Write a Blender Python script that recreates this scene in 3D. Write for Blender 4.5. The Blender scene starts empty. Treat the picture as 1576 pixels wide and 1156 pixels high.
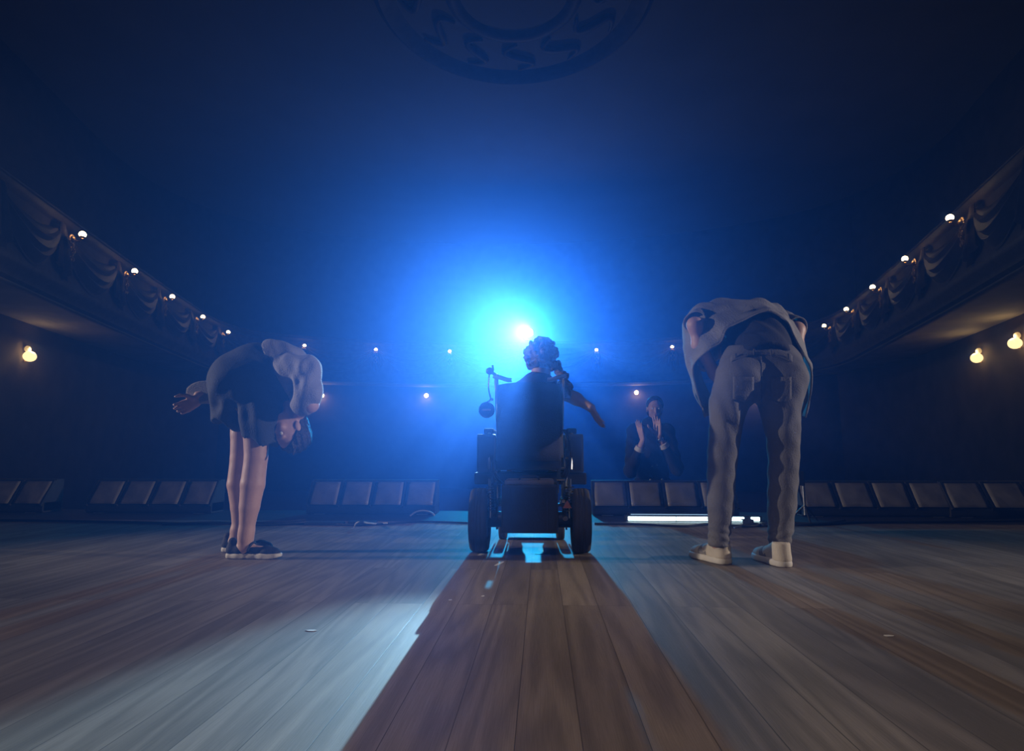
import bpy, bmesh, math, random
import numpy as np
from mathutils import Vector, Matrix

C = bpy.context.scene.collection
PI = math.pi
rnd = random.Random(7)

# ---------------------------------------------------------------- camera
F = 900.0                                   # focal length in pixels of a 1576 x 1156 frame
CAM = Vector((0.0, 0.0, 0.556))
PITCH = math.atan(122.0 / F)
YAW = math.atan(45.0 / math.hypot(F, 122.0))
cam_data = bpy.data.cameras.new('camera')
cam = bpy.data.objects.new('camera', cam_data)
C.objects.link(cam)
cam_data.sensor_width = 36.0
cam_data.lens = F / 1576.0 * 36.0
cam_data.clip_start = 0.05
cam_data.clip_end = 200
cam.location = CAM
cam.rotation_euler = (PI / 2 + PITCH, 0, YAW)
bpy.context.scene.camera = cam
CR = (Matrix.Rotation(YAW, 3, 'Z') @ Matrix.Rotation(PI / 2 + PITCH, 3, 'X'))

def P(px, py, Y):
    """World point at depth Y that the photo shows at pixel (px, py)."""
    d = CR @ Vector(((px - 788.0) / F, -(py - 578.0) / F, -1.0))
    return CAM + d * (Y / d.y)

def G(px, py, z=0.0):
    """World point at height z that the photo shows at pixel (px, py)."""
    d = CR @ Vector(((px - 788.0) / F, -(py - 578.0) / F, -1.0))
    return CAM + d * ((z - CAM.z) / d.z)

# ---------------------------------------------------------------- world: dark air filled with thin stage haze
w = bpy.data.worlds.new('world')
bpy.context.scene.world = w
w.use_nodes = True
nt = w.node_tree
nt.nodes.clear()
wo = nt.nodes.new('ShaderNodeOutputWorld')
bgn = nt.nodes.new('ShaderNodeBackground')
bgn.inputs['Color'].default_value = (0.004, 0.006, 0.010, 1)
bgn.inputs['Strength'].default_value = 0.0
vs = nt.nodes.new('ShaderNodeVolumeScatter')
vs.inputs['Color'].default_value = (0.10, 0.30, 1.0, 1)
vs.inputs['Density'].default_value = 0.025
vs.inputs['Anisotropy'].default_value = 0.76
nt.links.new(bgn.outputs[0], wo.inputs['Surface'])
nt.links.new(vs.outputs[0], wo.inputs['Volume'])

sc = bpy.context.scene
sc.view_settings.view_transform = 'Standard'
sc.view_settings.look = 'None'
sc.view_settings.gamma = 1.0
sc.view_settings.use_curve_mapping = False
sc.view_settings.exposure = 0.0
sc.cycles.use_denoising = True
sc.cycles.max_bounces = 4
sc.cycles.diffuse_bounces = 2
sc.cycles.glossy_bounces = 2
sc.cycles.volume_bounces = 0
sc.cycles.sample_clamp_indirect = 4

# ---------------------------------------------------------------- stage lights
def light(name, typ, loc, target, power, color, **kw):
    d = bpy.data.lights.new(name, typ)
    d.energy = power
    d.color = color
    for k, v in kw.items():
        setattr(d, k, v)
    o = bpy.data.objects.new(name, d)
    C.objects.link(o)
    o.location = loc
    if target is not None:
        dr = Vector(target) - Vector(loc)
        o.rotation_euler = dr.to_track_quat('-Z', 'Y').to_euler()
    return o

LAMP = P(813, 512, 19.3)                    # follow spot on the rear balcony
BLUE = (0.010, 0.36, 1.0)
light('follow_spot_flood', 'SPOT', LAMP + Vector((0, -0.42, 0)), (-0.3, 0, 0.0), 4300, BLUE,
      spot_size=math.radians(44), spot_blend=1.0, shadow_soft_size=0.11)
light('follow_spot_beam', 'SPOT', LAMP + Vector((0, -0.40, 0)), (-0.55, -1.2, 0.0), 44000, (0.26, 0.54, 1.0),
      spot_size=math.radians(5.6), spot_blend=0.35, shadow_soft_size=0.03)
# booms in the wings beside the bowing cast: long shadows across the boards
light('wing_lamp', 'SPOT', (-9.6, 2.7, 2.5), (1.5, 3.9, 0.85), 1750, (0.96, 0.86, 0.86),
      spot_size=math.radians(28), spot_blend=0.6, shadow_soft_size=0.04)
light('wing_lamp', 'SPOT', (9.6, 2.3, 2.5), (-1.9, 3.9, 0.85), 1750, (0.96, 0.86, 0.88),
      spot_size=math.radians(28), spot_blend=0.6, shadow_soft_size=0.04)
# unseen warm fill above the stage, standing in for overhead ambient light
light('overhead_fill', 'SPOT', (-0.1, 0.3, 3.6), (-0.15, 0.95, 0), 185, (1.0, 0.78, 0.62),
      spot_size=math.radians(86), spot_blend=1.0, shadow_soft_size=0.5)

# ---------------------------------------------------------------- material helpers
def new_mat(name):
    m = bpy.data.materials.new(name)
    m.use_nodes = True
    return m, m.node_tree, m.node_tree.nodes['Principled BSDF']

def mat(name, col, rough=0.6, metal=0.0, var=0.18, scale=8.0, bump=0.0, bscale=60.0, coat=0.0, emit=None, estr=0.0, spec=0.5):
    m, t, b = new_mat(name)
    tc = t.nodes.new('ShaderNodeTexCoord')
    n = t.nodes.new('ShaderNodeTexNoise')
    n.inputs['Scale'].default_value = scale
    n.inputs['Detail'].default_value = 4
    t.links.new(tc.outputs['Object'], n.inputs['Vector'])
    r = t.nodes.new('ShaderNodeValToRGB')
    r.color_ramp.elements[0].position = 0.3
    r.color_ramp.elements[1].position = 0.7
    r.color_ramp.elements[0].color = tuple(c * (1 - var) for c in col) + (1,)
    r.color_ramp.elements[1].color = tuple(min(1, c * (1 + var)) for c in col) + (1,)
    t.links.new(n.outputs['Fac'], r.inputs['Fac'])
    t.links.new(r.outputs['Color'], b.inputs['Base Color'])
    b.inputs['Roughness'].default_value = rough
    b.inputs['Metallic'].default_value = metal
    b.inputs['Specular IOR Level'].default_value = spec
    b.inputs['Coat Weight'].default_value = coat
    if bump:
        n2 = t.nodes.new('ShaderNodeTexNoise')
        n2.inputs['Scale'].default_value = bscale
        n2.inputs['Detail'].default_value = 3
        t.links.new(tc.outputs['Object'], n2.inputs['Vector'])
        bp = t.nodes.new('ShaderNodeBump')
        bp.inputs['Strength'].default_value = bump
        bp.inputs['Distance'].default_value = 0.02
        t.links.new(n2.outputs['Fac'], bp.inputs['Height'])
        t.links.new(bp.outputs['Normal'], b.inputs['Normal'])
    if emit:
        b.inputs['Emission Color'].default_value = tuple(emit) + (1,)
        b.inputs['Emission Strength'].default_value = estr
    return m

def plank_mat():
    """Oiled ash boards 13 cm wide running towards the auditorium."""
    m, t, b = new_mat('stage_boards')
    N, L = t.nodes, t.links
    tc = N.new('ShaderNodeTexCoord')
    mp = N.new('ShaderNodeMapping')
    mp.inputs['Rotation'].default_value = (0, 0, PI / 2)
    mp.inputs['Location'].default_value = (0.43, 0.055, 0)
    L.new(tc.outputs['Object'], mp.inputs['Vector'])
    br = N.new('ShaderNodeTexBrick')
    br.offset = 0.37
    br.offset_frequency = 3
    br.inputs['Scale'].default_value = 1.0
    br.inputs['Brick Width'].default_value = 1.85
    br.inputs['Row Height'].default_value = 0.131
    br.inputs['Mortar Size'].default_value = 0.0011
    br.inputs['Mortar Smooth'].default_value = 0.3
    br.inputs['Bias'].default_value = 0.0
    br.inputs['Color1'].default_value = (0.0, 0.0, 0.0, 1)
    br.inputs['Color2'].default_value = (1.0, 1.0, 1.0, 1)
    br.inputs['Mortar'].default_value = (0.5, 0.5, 0.5, 1)
    L.new(mp.outputs['Vector'], br.inputs['Vector'])
    # per-board tone
    ramp = N.new('ShaderNodeValToRGB')
    e = ramp.color_ramp.elements
    e[0].color = (0.172, 0.146, 0.126, 1)
    e[1].color = (0.262, 0.224, 0.192, 1)
    mid = ramp.color_ramp.elements.new(0.5)
    mid.color = (0.212, 0.179, 0.154, 1)
    L.new(br.outputs['Color'], ramp.inputs['Fac'])
    # grain: cathedral figure stretched along the board, shifted per board
    sx = N.new('ShaderNodeMapping')
    sx.inputs['Scale'].default_value = (9.0, 0.7, 1)
    L.new(tc.outputs['Object'], sx.inputs['Vector'])
    ad = N.new('ShaderNodeVectorMath')
    ad.operation = 'MULTIPLY_ADD'
    ad.inputs[1].default_value = (3.0, 7.0, 5.0)
    L.new(br.outputs['Color'], ad.inputs[0])
    L.new(sx.outputs['Vector'], ad.inputs[2])
    n1 = N.new('ShaderNodeTexNoise')
    n1.inputs['Scale'].default_value = 0.55
    n1.inputs['Detail'].default_value = 2
    L.new(ad.outputs['Vector'], n1.inputs['Vector'])
    mul = N.new('ShaderNodeMath'); mul.operation = 'MULTIPLY'; mul.inputs[1].default_value = 60.0
    L.new(n1.outputs['Fac'], mul.inputs[0])
    sn = N.new('ShaderNodeMath'); sn.operation = 'SINE'
    L.new(mul.outputs[0], sn.inputs[0])
    sx2 = N.new('ShaderNodeMapping')
    sx2.inputs['Scale'].default_value = (420.0, 9.0, 1)
    L.new(tc.outputs['Object'], sx2.inputs['Vector'])
    n2 = N.new('ShaderNodeTexNoise')
    n2.inputs['Scale'].default_value = 1.0
    n2.inputs['Detail'].default_value = 3
    L.new(sx2.outputs['Vector'], n2.inputs['Vector'])
    mr = N.new('ShaderNodeMapRange')
    mr.inputs['From Min'].default_value = -1; mr.inputs['From Max'].default_value = 1
    mr.inputs['To Min'].default_value = 0.80; mr.inputs['To Max'].default_value = 1.10
    L.new(sn.outputs[0], mr.inputs['Value'])
    mr2 = N.new('ShaderNodeMapRange')
    mr2.inputs['From Min'].default_value = 0.3; mr2.inputs['From Max'].default_value = 0.7
    mr2.inputs['To Min'].default_value = 0.84; mr2.inputs['To Max'].default_value = 1.12
    L.new(n2.outputs['Fac'], mr2.inputs['Value'])
    # scuffs and wear
    n3 = N.new('ShaderNodeTexNoise')
    n3.inputs['Scale'].default_value = 1.7
    n3.inputs['Detail'].default_value = 6
    L.new(tc.outputs['Object'], n3.inputs['Vector'])
    mr3 = N.new('ShaderNodeMapRange')
    mr3.inputs['From Min'].default_value = 0.3; mr3.inputs['From Max'].default_value = 0.7
    mr3.inputs['To Min'].default_value = 0.85; mr3.inputs['To Max'].default_value = 1.12
    L.new(n3.outputs['Fac'], mr3.inputs['Value'])
    m1 = N.new('ShaderNodeMath'); m1.operation = 'MULTIPLY'
    L.new(mr.outputs[0], m1.inputs[0]); L.new(mr2.outputs[0], m1.inputs[1])
    m2 = N.new('ShaderNodeMath'); m2.operation = 'MULTIPLY'
    L.new(m1.outputs[0], m2.inputs[0]); L.new(mr3.outputs[0], m2.inputs[1])
    sc_ = N.new('ShaderNodeVectorMath'); sc_.operation = 'SCALE'
    L.new(ramp.outputs['Color'], sc_.inputs[0]); L.new(m2.outputs[0], sc_.inputs['Scale'])
    mx = N.new('ShaderNodeMix'); mx.data_type = 'RGBA'
    L.new(br.outputs['Fac'], mx.inputs['Factor'])
    L.new(sc_.outputs[0], mx.inputs['A'])
    mx.inputs['B'].default_value = (0.06, 0.05, 0.043, 1)
    L.new(mx.outputs['Result'], b.inputs['Base Color'])
    mr4 = N.new('ShaderNodeMapRange')
    mr4.inputs['To Min'].default_value = 0.42; mr4.inputs['To Max'].default_value = 0.62
    L.new(n3.outputs['Fac'], mr4.inputs['Value'])
    L.new(mr4.outputs[0], b.inputs['Roughness'])
    b.inputs['Specular IOR Level'].default_value = 0.3
    iv = N.new('ShaderNodeMath'); iv.operation = 'MULTIPLY_ADD'
    iv.inputs[1].default_value = -3.0
    L.new(br.outputs['Fac'], iv.inputs[0]); L.new(m1.outputs[0], iv.inputs[2])
    bp = N.new('ShaderNodeBump')
    bp.inputs['Strength'].default_value = 0.22
    bp.inputs['Distance'].default_value = 0.0012
    L.new(iv.outputs[0], bp.inputs['Height'])
    L.new(bp.outputs['Normal'], b.inputs['Normal'])
    return m

def emission_mat(name, col, strength):
    m, t, b = new_mat(name)
    b.inputs['Base Color'].default_value = (0.8, 0.8, 0.8, 1)
    b.inputs['Emission Color'].default_value = tuple(col) + (1,)
    b.inputs['Emission Strength'].default_value = strength
    return m

M = dict(
    boards=plank_mat(),
    black_paint=mat('black_paint', (0.022, 0.022, 0.024), 0.55, bump=0.1),
    hall_floor=mat('hall_carpet', (0.05, 0.022, 0.02), 0.95, scale=3, bump=0.3, bscale=90),
    plaster=mat('dark_plaster', (0.20, 0.15, 0.125), 0.85, scale=2.0, bump=0.15, bscale=14),
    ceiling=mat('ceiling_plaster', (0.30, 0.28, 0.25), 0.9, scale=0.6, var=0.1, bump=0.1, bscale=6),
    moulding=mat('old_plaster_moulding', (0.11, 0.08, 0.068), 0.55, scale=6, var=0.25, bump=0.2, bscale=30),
    drapery=mat('plaster_drapery', (0.13, 0.10, 0.09), 0.6, scale=5, var=0.2, bump=0.15, bscale=25),
    soffit=mat('cream_soffit', (0.42, 0.37, 0.30), 0.8, scale=2),
    gilt=mat('worn_gilt', (0.55, 0.33, 0.16), 0.35, metal=0.8, scale=30),
    bulb=emission_mat('lit_bulb', (1.0, 0.78, 0.50), 9.0),
    shell=emission_mat('lit_glass_shell', (1.0, 0.78, 0.44), 1.5),
    wall_glow=emission_mat('glow_on_wall', (1.0, 0.66, 0.28), 0.55),  # emission standing in for lamplight on the wall
    steel=mat('grey_steel', (0.42, 0.43, 0.45), 0.3, metal=0.9, scale=20),
    chrome=mat('bright_metal', (0.75, 0.76, 0.78), 0.15, metal=1.0, scale=20, var=0.05),
    black_plastic=mat('black_plastic', (0.03, 0.03, 0.034), 0.42, bump=0.1, bscale=120),
    grey_plastic=mat('grey_plastic', (0.20, 0.19, 0.20), 0.5, scale=10),
    rubber=mat('tyre_rubber', (0.055, 0.052, 0.055), 0.7, bump=0.2, bscale=150),
    upholstery=mat('black_upholstery', (0.03, 0.03, 0.035), 0.8, bump=0.3, bscale=200),
    filter=mat('frosted_filter', (0.20, 0.185, 0.18), 0.45, scale=9, var=0.16, bump=0.35, bscale=9),
    skin=mat('skin', (0.58, 0.36, 0.29), 0.5, scale=14, var=0.08, bump=0.05, bscale=90),
    dark_hair=mat('dark_hair', (0.035, 0.024, 0.02), 0.45, scale=60, bump=0.6, bscale=90),
    brown_hair=mat('brown_curls', (0.12, 0.06, 0.035), 0.45, scale=60, bump=0.6, bscale=60),
    denim=mat('grey_jeans', (0.16, 0.158, 0.17), 0.85, scale=7, var=0.12, bump=0.25, bscale=160),
    denim_seam=mat('jeans_seam', (0.10, 0.10, 0.11), 0.85),
    jacket=mat('washed_denim_jacket', (0.24, 0.235, 0.235), 0.8, scale=9, var=0.16, bump=0.35, bscale=130),
    black_cloth=mat('black_cloth', (0.016, 0.016, 0.02), 0.9, bump=0.25, bscale=140),
    navy_cloth=mat('dark_navy_dress', (0.035, 0.045, 0.065), 0.85, scale=6, var=0.2, bump=0.25, bscale=140),
    cardigan=mat('pale_grey_knit', (0.30, 0.29, 0.30), 0.9, scale=8, var=0.1, bump=0.35, bscale=160),
    canvas=mat('cream_canvas', (0.62, 0.56, 0.47), 0.75, scale=12, var=0.08, bump=0.15, bscale=200),
    canvas_grey=mat('grey_canvas_vamp', (0.26, 0.25, 0.25), 0.8, bump=0.15, bscale=200),
    white_rubber=mat('white_rubber_sole', (0.66, 0.63, 0.58), 0.6, var=0.06),
    navy_suede=mat('navy_suede', (0.022, 0.028, 0.045), 0.8, bump=0.2, bscale=160),
    tape=mat('white_tape', (0.62, 0.62, 0.62), 0.5, var=0.1),
    cable=mat('black_cable', (0.02, 0.02, 0.022), 0.45),
    cable_grey=mat('grey_cable', (0.34, 0.34, 0.36), 0.5),
    led=emission_mat('lit_led_strip', (0.62, 0.88, 1.0), 5.0),
    led_reflection=emission_mat('led_reflection_glow', (0.30, 0.62, 1.0), 0.5),  # glow standing in for the strip light's reflection
    lens=emission_mat('burning_lens', (0.9, 0.95, 1.0), 160.0),
    red_reflector=mat('red_reflector', (0.45, 0.18, 0.16), 0.3),
    eye=mat('eye_white', (0.7, 0.68, 0.65), 0.2, var=0.02),
    lip=mat('lips', (0.42, 0.17, 0.15), 0.4, var=0.05),
)

# ---------------------------------------------------------------- object helpers
def link(name, me, m=None, parent=None, smooth=True):
    o = bpy.data.objects.new(name, me)
    C.objects.link(o)
    if m is not None:
        me.materials.clear()
        me.materials.append(m)
    if smooth:
        for p in me.polygons:
            p.use_smooth = True
    if parent is not None:
        o.parent = parent
        o.matrix_parent_inverse = Matrix.Translation(-Vector(parent.location)) if not any(parent.rotation_euler) else parent.matrix_basis.inverted()
    return o

def thing(name, label, cat, loc=(0, 0, 0), group=None):
    o = bpy.data.objects.new(name, None)
    o.empty_display_size = 0.1
    C.objects.link(o)
    o.location = loc
    o['label'] = label
    o['category'] = cat
    if group:
        o['group'] = group
    return o

def tag(o, label, cat, group=None):
    o['label'] = label
    o['category'] = cat
    if group:
        o['group'] = group
    return o

def struct(o, label=None):
    o['kind'] = 'structure'
    if label:
        o['label'] = label
    return o

def recentre(o):
    """Move a top-level mesh's origin to the middle of its foot."""
    vs_ = [v.co for v in o.data.vertices]
    c = Vector((sum(v.x for v in vs_) / len(vs_), sum(v.y for v in vs_) / len(vs_), min(v.z for v in vs_)))
    o.data.transform(Matrix.Translation(-c))
    o.location = c
    return o

class MB:
    """Collects shapes and links them as one mesh."""
    def __init__(s):
        s.bm = bmesh.new()
    def box(s, c, size, rot=None, bevel=0.0):
        r = bmesh.ops.create_cube(s.bm, size=1.0)
        vs_ = r['verts']
        mt = Matrix.Translation(Vector(c)) @ (rot.to_4x4() if rot else Matrix()) @ Matrix.Diagonal((*size, 1))
        bmesh.ops.transform(s.bm, matrix=mt, verts=vs_)
        if bevel:
            es = list({e for v in vs_ for e in v.link_edges})
            bmesh.ops.bevel(s.bm, geom=es, offset=bevel, segments=2, affect='EDGES', profile=0.7)
        return s
    def cyl(s, a, b, r1, r2=None, n=16):
        a, b = Vector(a), Vector(b)
        r2 = r1 if r2 is None else r2
        r = bmesh.ops.create_cone(s.bm, cap_ends=True, segments=n, radius1=r1, radius2=r2, depth=(b - a).length)
        q = (b - a).to_track_quat('Z', 'Y').to_matrix().to_4x4()
        bmesh.ops.transform(s.bm, matrix=Matrix.Translation((a + b) / 2) @ q, verts=r['verts'])
        return s
    def ball(s, c, r, n=16, sc=(1, 1, 1)):
        q = bmesh.ops.create_uvsphere(s.bm, u_segments=n, v_segments=max(6, n // 2), radius=r)
        bmesh.ops.transform(s.bm, matrix=Matrix.Translation(Vector(c)) @ Matrix.Diagonal((*sc, 1)), verts=q['verts'])
        return s
    def tube(s, pts, r, n=8, closed=False):
        pts = [Vector(p) for p in pts]
        rings = []
        N = len(pts)
        up = Vector((0, 0, 1))
        for i, p in enumerate(pts):
            if closed:
                d = pts[(i + 1) % N] - pts[i - 1]
            else:
                d = pts[min(i + 1, N - 1)] - pts[max(i - 1, 0)]
            d.normalize()
            x = d.cross(up)
            if x.length < 0.05:
                x = d.cross(Vector((0, 1, 0)))
            x.normalize()
            y = x.cross(d)
            rr = r[i] if isinstance(r, (list, tuple)) else r
            rings.append([s.bm.verts.new(p + (x * math.cos(2 * PI * k / n) + y * math.sin(2 * PI * k / n)) * rr) for k in range(n)])
        for i in range(N if closed else N - 1):
            A, B = rings[i], rings[(i + 1) % N]
            for k in range(n):
                s.bm.faces.new((A[k], A[(k + 1) % n], B[(k + 1) % n], B[k]))
        if not closed:
            s.bm.faces.new(list(reversed(rings[0])))
            s.bm.faces.new(rings[-1])
        return s
    def lathe(s, prof, c, axis=(0, 0, 1), n=24, a0=0, a1=2 * PI):
        """prof: (radius, height) pairs turned about an axis through c."""
        ax = Vector(axis).normalized()
        q = ax.to_track_quat('Z', 'Y').to_matrix()
        full = abs(a1 - a0 - 2 * PI) < 1e-6
        cols = n if full else n + 1
        g = []
        for k in range(cols):
            a = a0 + (a1 - a0) * k / n
            g.append([s.bm.verts.new(Vector(c) + q @ Vector((r * math.cos(a), r * math.sin(a), h))) for r, h in prof])
        for k in range(n):
            A, B = g[k], g[(k + 1) % cols]
            for j in range(len(prof) - 1):
                try:
                    s.bm.faces.new((A[j], B[j], B[j + 1], A[j + 1]))
                except ValueError:
                    pass
        return s
    def grid(s, rows):
        g = [[s.bm.verts.new(Vector(p)) for p in row] for row in rows]
        for i in range(len(g) - 1):
            for j in range(len(g[0]) - 1):
                s.bm.faces.new((g[i][j], g[i][j + 1], g[i + 1][j + 1], g[i + 1][j]))
        return s
    def prism(s, poly, d):
        """poly: 3-D outline, extruded by vector d."""
        d = Vector(d)
        a = [s.bm.verts.new(Vector(p)) for p in poly]
        b = [s.bm.verts.new(Vector(p) + d) for p in poly]
        s.bm.faces.new(a); s.bm.faces.new(list(reversed(b)))
        n = len(a)
        for i in range(n):
            s.bm.faces.new((a[i], b[i], b[(i + 1) % n], a[(i + 1) % n]))
        return s
    def build(s, name, m, parent=None, smooth=False, solid=0.0, sub=0):
        bmesh.ops.remove_doubles(s.bm, verts=s.bm.verts, dist=1e-6)
        bmesh.ops.recalc_face_normals(s.bm, faces=s.bm.faces)
        me = bpy.data.meshes.new(name)
        s.bm.to_mesh(me)
        s.bm.free()
        o = link(name, me, m, parent, smooth)
        if solid:
            md = o.modifiers.new('solid', 'SOLIDIFY'); md.thickness = solid; md.offset = 0
        if sub:
            md = o.modifiers.new('sub', 'SUBSURF'); md.levels = sub; md.render_levels = sub
        if smooth:
            me.set_sharp_from_angle(angle=math.radians(50))
        return o

# ---------------------------------------------------------------- smooth solids (bodies, clothes): distance fields meshed as one surface
def V3(p):
    return np.array(p, dtype=np.float32)

def cap(a, b, ra, rb=None):
    return ('c', V3(a), V3(b), float(ra), float(ra if rb is None else rb))

def ell(c, r, R=None):
    return ('e', V3(c), V3(r), np.array(R, dtype=np.float32) if R is not None else np.eye(3, dtype=np.float32))

def chain(pts, rad):
    return [cap(pts[i], pts[i + 1], rad[i], rad[i + 1]) for i in range(len(pts) - 1)]

def prim_bounds(p):
    if p[0] == 'c':
        r = max(p[3], p[4])
        return np.minimum(p[1], p[2]) - r, np.maximum(p[1], p[2]) + r
    r = float(max(p[2]))
    return p[1] - r, p[1] + r

def prim_dist(p, X):
    if p[0] == 'c':
        a, b, ra, rb = p[1:]
        ab = b - a
        L = float(ab @ ab) + 1e-12
        t = np.clip(((X - a) @ ab) / L, 0, 1)
        d = X - a - t[..., None] * ab
        return np.sqrt((d * d).sum(-1)) - (ra + (rb - ra) * t)
    c, r, R = p[1:]
    q = (X - c) @ R                         # columns of R: the local axes
    k0 = np.sqrt(((q / r) ** 2).sum(-1))
    k1 = np.sqrt(((q / (r * r)) ** 2).sum(-1)) + 1e-9
    return k0 * (k0 - 1) / k1

def sdf_mesh(name, prims, m, parent=None, res=0.008, k=0.02, sub=(), cut=None, wob=None, iters=1):
    """prims: list of primitives, or (primitive, k) pairs; sub: primitives carved away; cut(X): keep where negative; wob(X): added to the distance."""
    items = [(p, k) if isinstance(p[0], str) else p for p in prims]
    lo = np.min([prim_bounds(p)[0] for p, _ in items], axis=0) - 4 * res
    hi = np.max([prim_bounds(p)[1] for p, _ in items], axis=0) + 4 * res
    n = np.ceil((hi - lo) / res).astype(int) + 1
    ax = [lo[i] + res * np.arange(n[i], dtype=np.float32) for i in range(3)]
    f = np.full(tuple(n), 0.3, dtype=np.float32)
    def block(p, pad):
        a, b = prim_bounds(p)
        i0 = np.maximum(np.floor((a - pad - lo) / res).astype(int), 0)
        i1 = np.minimum(np.ceil((b + pad - lo) / res).astype(int) + 1, n)
        sl = tuple(slice(i0[i], i1[i]) for i in range(3))
        X = np.stack(np.meshgrid(ax[0][sl[0]], ax[1][sl[1]], ax[2][sl[2]], indexing='ij'), -1)
        return sl, X
    for p, kk in items:
        sl, X = block(p, kk + 3 * res)
        d = prim_dist(p, X)
        g = f[sl]
        h = np.clip(0.5 + 0.5 * (g - d) / kk, 0, 1)
        f[sl] = g * (1 - h) + d * h - kk * h * (1 - h)
    for p, kk in [(p, 0.006) if isinstance(p[0], str) else p for p in sub]:
        sl, X = block(p, kk + 3 * res)
        d = -prim_dist(p, X)
        g = f[sl]
        h = np.clip(0.5 - 0.5 * (g - d) / kk, 0, 1)
        f[sl] = g * (1 - h) + d * h + kk * h * (1 - h)
    if cut is not None or wob is not None:
        X = np.stack(np.meshgrid(*ax, indexing='ij'), -1)
        if wob is not None:
            f += wob(X)
        if cut is not None:
            f = np.maximum(f, cut(X))
    f[0], f[-1], f[:, 0], f[:, -1], f[:, :, 0], f[:, :, -1] = (0.3,) * 6
    # naive surface nets
    ins = f < 0
    nx, ny, nz = n
    acc = np.zeros((nx - 1, ny - 1, nz - 1, 3), dtype=np.float32)
    cnt = np.zeros((nx - 1, ny - 1, nz - 1), dtype=np.float32)
    corners = [(i, j, l) for i in (0, 1) for j in (0, 1) for l in (0, 1)]
    for ca in corners:
        for axn in range(3):
            if ca[axn] == 1:
                continue
            cb = list(ca); cb[axn] = 1
            A = f[ca[0]:nx - 1 + ca[0], ca[1]:ny - 1 + ca[1], ca[2]:nz - 1 + ca[2]]
            B = f[cb[0]:nx - 1 + cb[0], cb[1]:ny - 1 + cb[1], cb[2]:nz - 1 + cb[2]]
            mk = (A < 0) != (B < 0)
            t = np.where(mk, A / np.where(mk, A - B, 1), 0)
            for q in range(3):
                v = ca[q] + (t if q == axn else 0)
                acc[..., q] += np.where(mk, v, 0)
            cnt += mk
    cell = cnt > 0
    idx = np.full(cell.shape, -1, dtype=np.int64)
    ids = np.argwhere(cell)
    idx[cell] = np.arange(len(ids))
    co = (acc[cell] / cnt[cell][:, None] + ids) * res + lo
    faces = []
    for axn in range(3):
        u, v = [(1, 2), (2, 0), (0, 1)][axn]
        s0 = [slice(None)] * 3; s1 = [slice(None)] * 3
        s0[axn] = slice(0, -1); s1[axn] = slice(1, None)
        A, B = ins[tuple(s0)], ins[tuple(s1)]
        for flag, flip in ((A & ~B, False), (~A & B, True)):
            e = np.argwhere(flag)
            if not len(e):
                continue
            e = e[(e[:, u] > 0) & (e[:, v] > 0)]
            def at(du, dv):
                q = e.copy(); q[:, u] -= du; q[:, v] -= dv
                return idx[q[:, 0], q[:, 1], q[:, 2]]
            quad = np.stack([at(1, 1), at(0, 1), at(0, 0), at(1, 0)], 1)
            if flip:
                quad = quad[:, ::-1]
            faces.append(quad)
    fc = np.concatenate(faces)
    fc = fc[(fc >= 0).all(1)]
    # light smoothing
    for _ in range(iters):
        sm = np.zeros_like(co); c_ = np.zeros(len(co))
        for a, b in ((0, 1), (1, 2), (2, 3), (3, 0)):
            for i, j in ((a, b), (b, a)):
                for q in range(3):
                    sm[:, q] += np.bincount(fc[:, i], co[fc[:, j], q], len(co))
                c_ += np.bincount(fc[:, i], minlength=len(co))
        co = co * 0.4 + 0.6 * sm / np.maximum(c_, 1)[:, None]
    me = bpy.data.meshes.new(name)
    me.from_pydata(co.tolist(), [], fc.tolist())
    me.update()
    return link(name, me, m, parent, True)

def frame(fwd, up):
    """Columns: right, forward, up."""
    f_ = Vector(fwd).normalized()
    r_ = f_.cross(Vector(up)).normalized()
    u_ = r_.cross(f_)
    return Matrix((r_, f_, u_)).transposed()

def hand(wrist, along, palm, thumb, s=1.0, curl=0.25, spread=0.12):
    """Hand prims. along: towards the fingertips; palm: direction the palm faces; thumb: +1/-1 the side the thumb is on (along x palm)."""
    a = Vector(along).normalized()
    p = Vector(palm); p = (p - a * p.dot(a)).normalized()
    t = a.cross(p) * thumb
    w_ = Vector(wrist)
    out = []
    lens = (0.072, 0.080, 0.074, 0.058)
    for i, L in enumerate(lens):
        off = (0.030 - 0.020 * i) * s
        base = w_ + a * (0.088 - 0.004 * abs(i - 1)) * s + t * off
        out.append((cap(w_ + a * 0.012 * s + t * off * 0.62, base, 0.0145 * s, 0.0125 * s), 0.010))
        d = (a + t * spread * (1.5 - i)).normalized()
        q = base
        ang = 0.0
        for j, fr in enumerate((0.45, 0.31, 0.24)):
            ang += curl * (0.7 if j == 0 else 1.0)
            dd = d * math.cos(ang) + p * math.sin(ang)
            q2 = q + dd * L * fr * s
            out.append((cap(q, q2, (0.0098 - 0.001 * j) * s, (0.0088 - 0.001 * j) * s), 0.004))
            q = q2
    b0 = w_ + a * 0.022 * s + t * 0.022 * s + p * 0.006 * s
    b1 = b0 + (a * 0.55 + t * 0.75 + p * 0.25).normalized() * 0.042 * s
    b2 = b1 + (a * 0.85 + t * 0.42 + p * 0.3).normalized() * 0.032 * s
    b3 = b2 + (a * 1.0 + t * 0.15 + p * 0.35).normalized() * 0.026 * s
    out += [(cap(b0, b1, 0.0155 * s, 0.012 * s), 0.010), (cap(b1, b2, 0.0115 * s, 0.0105 * s), 0.004), (cap(b2, b3, 0.0102 * s, 0.0082 * s), 0.004)]
    return out

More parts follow.
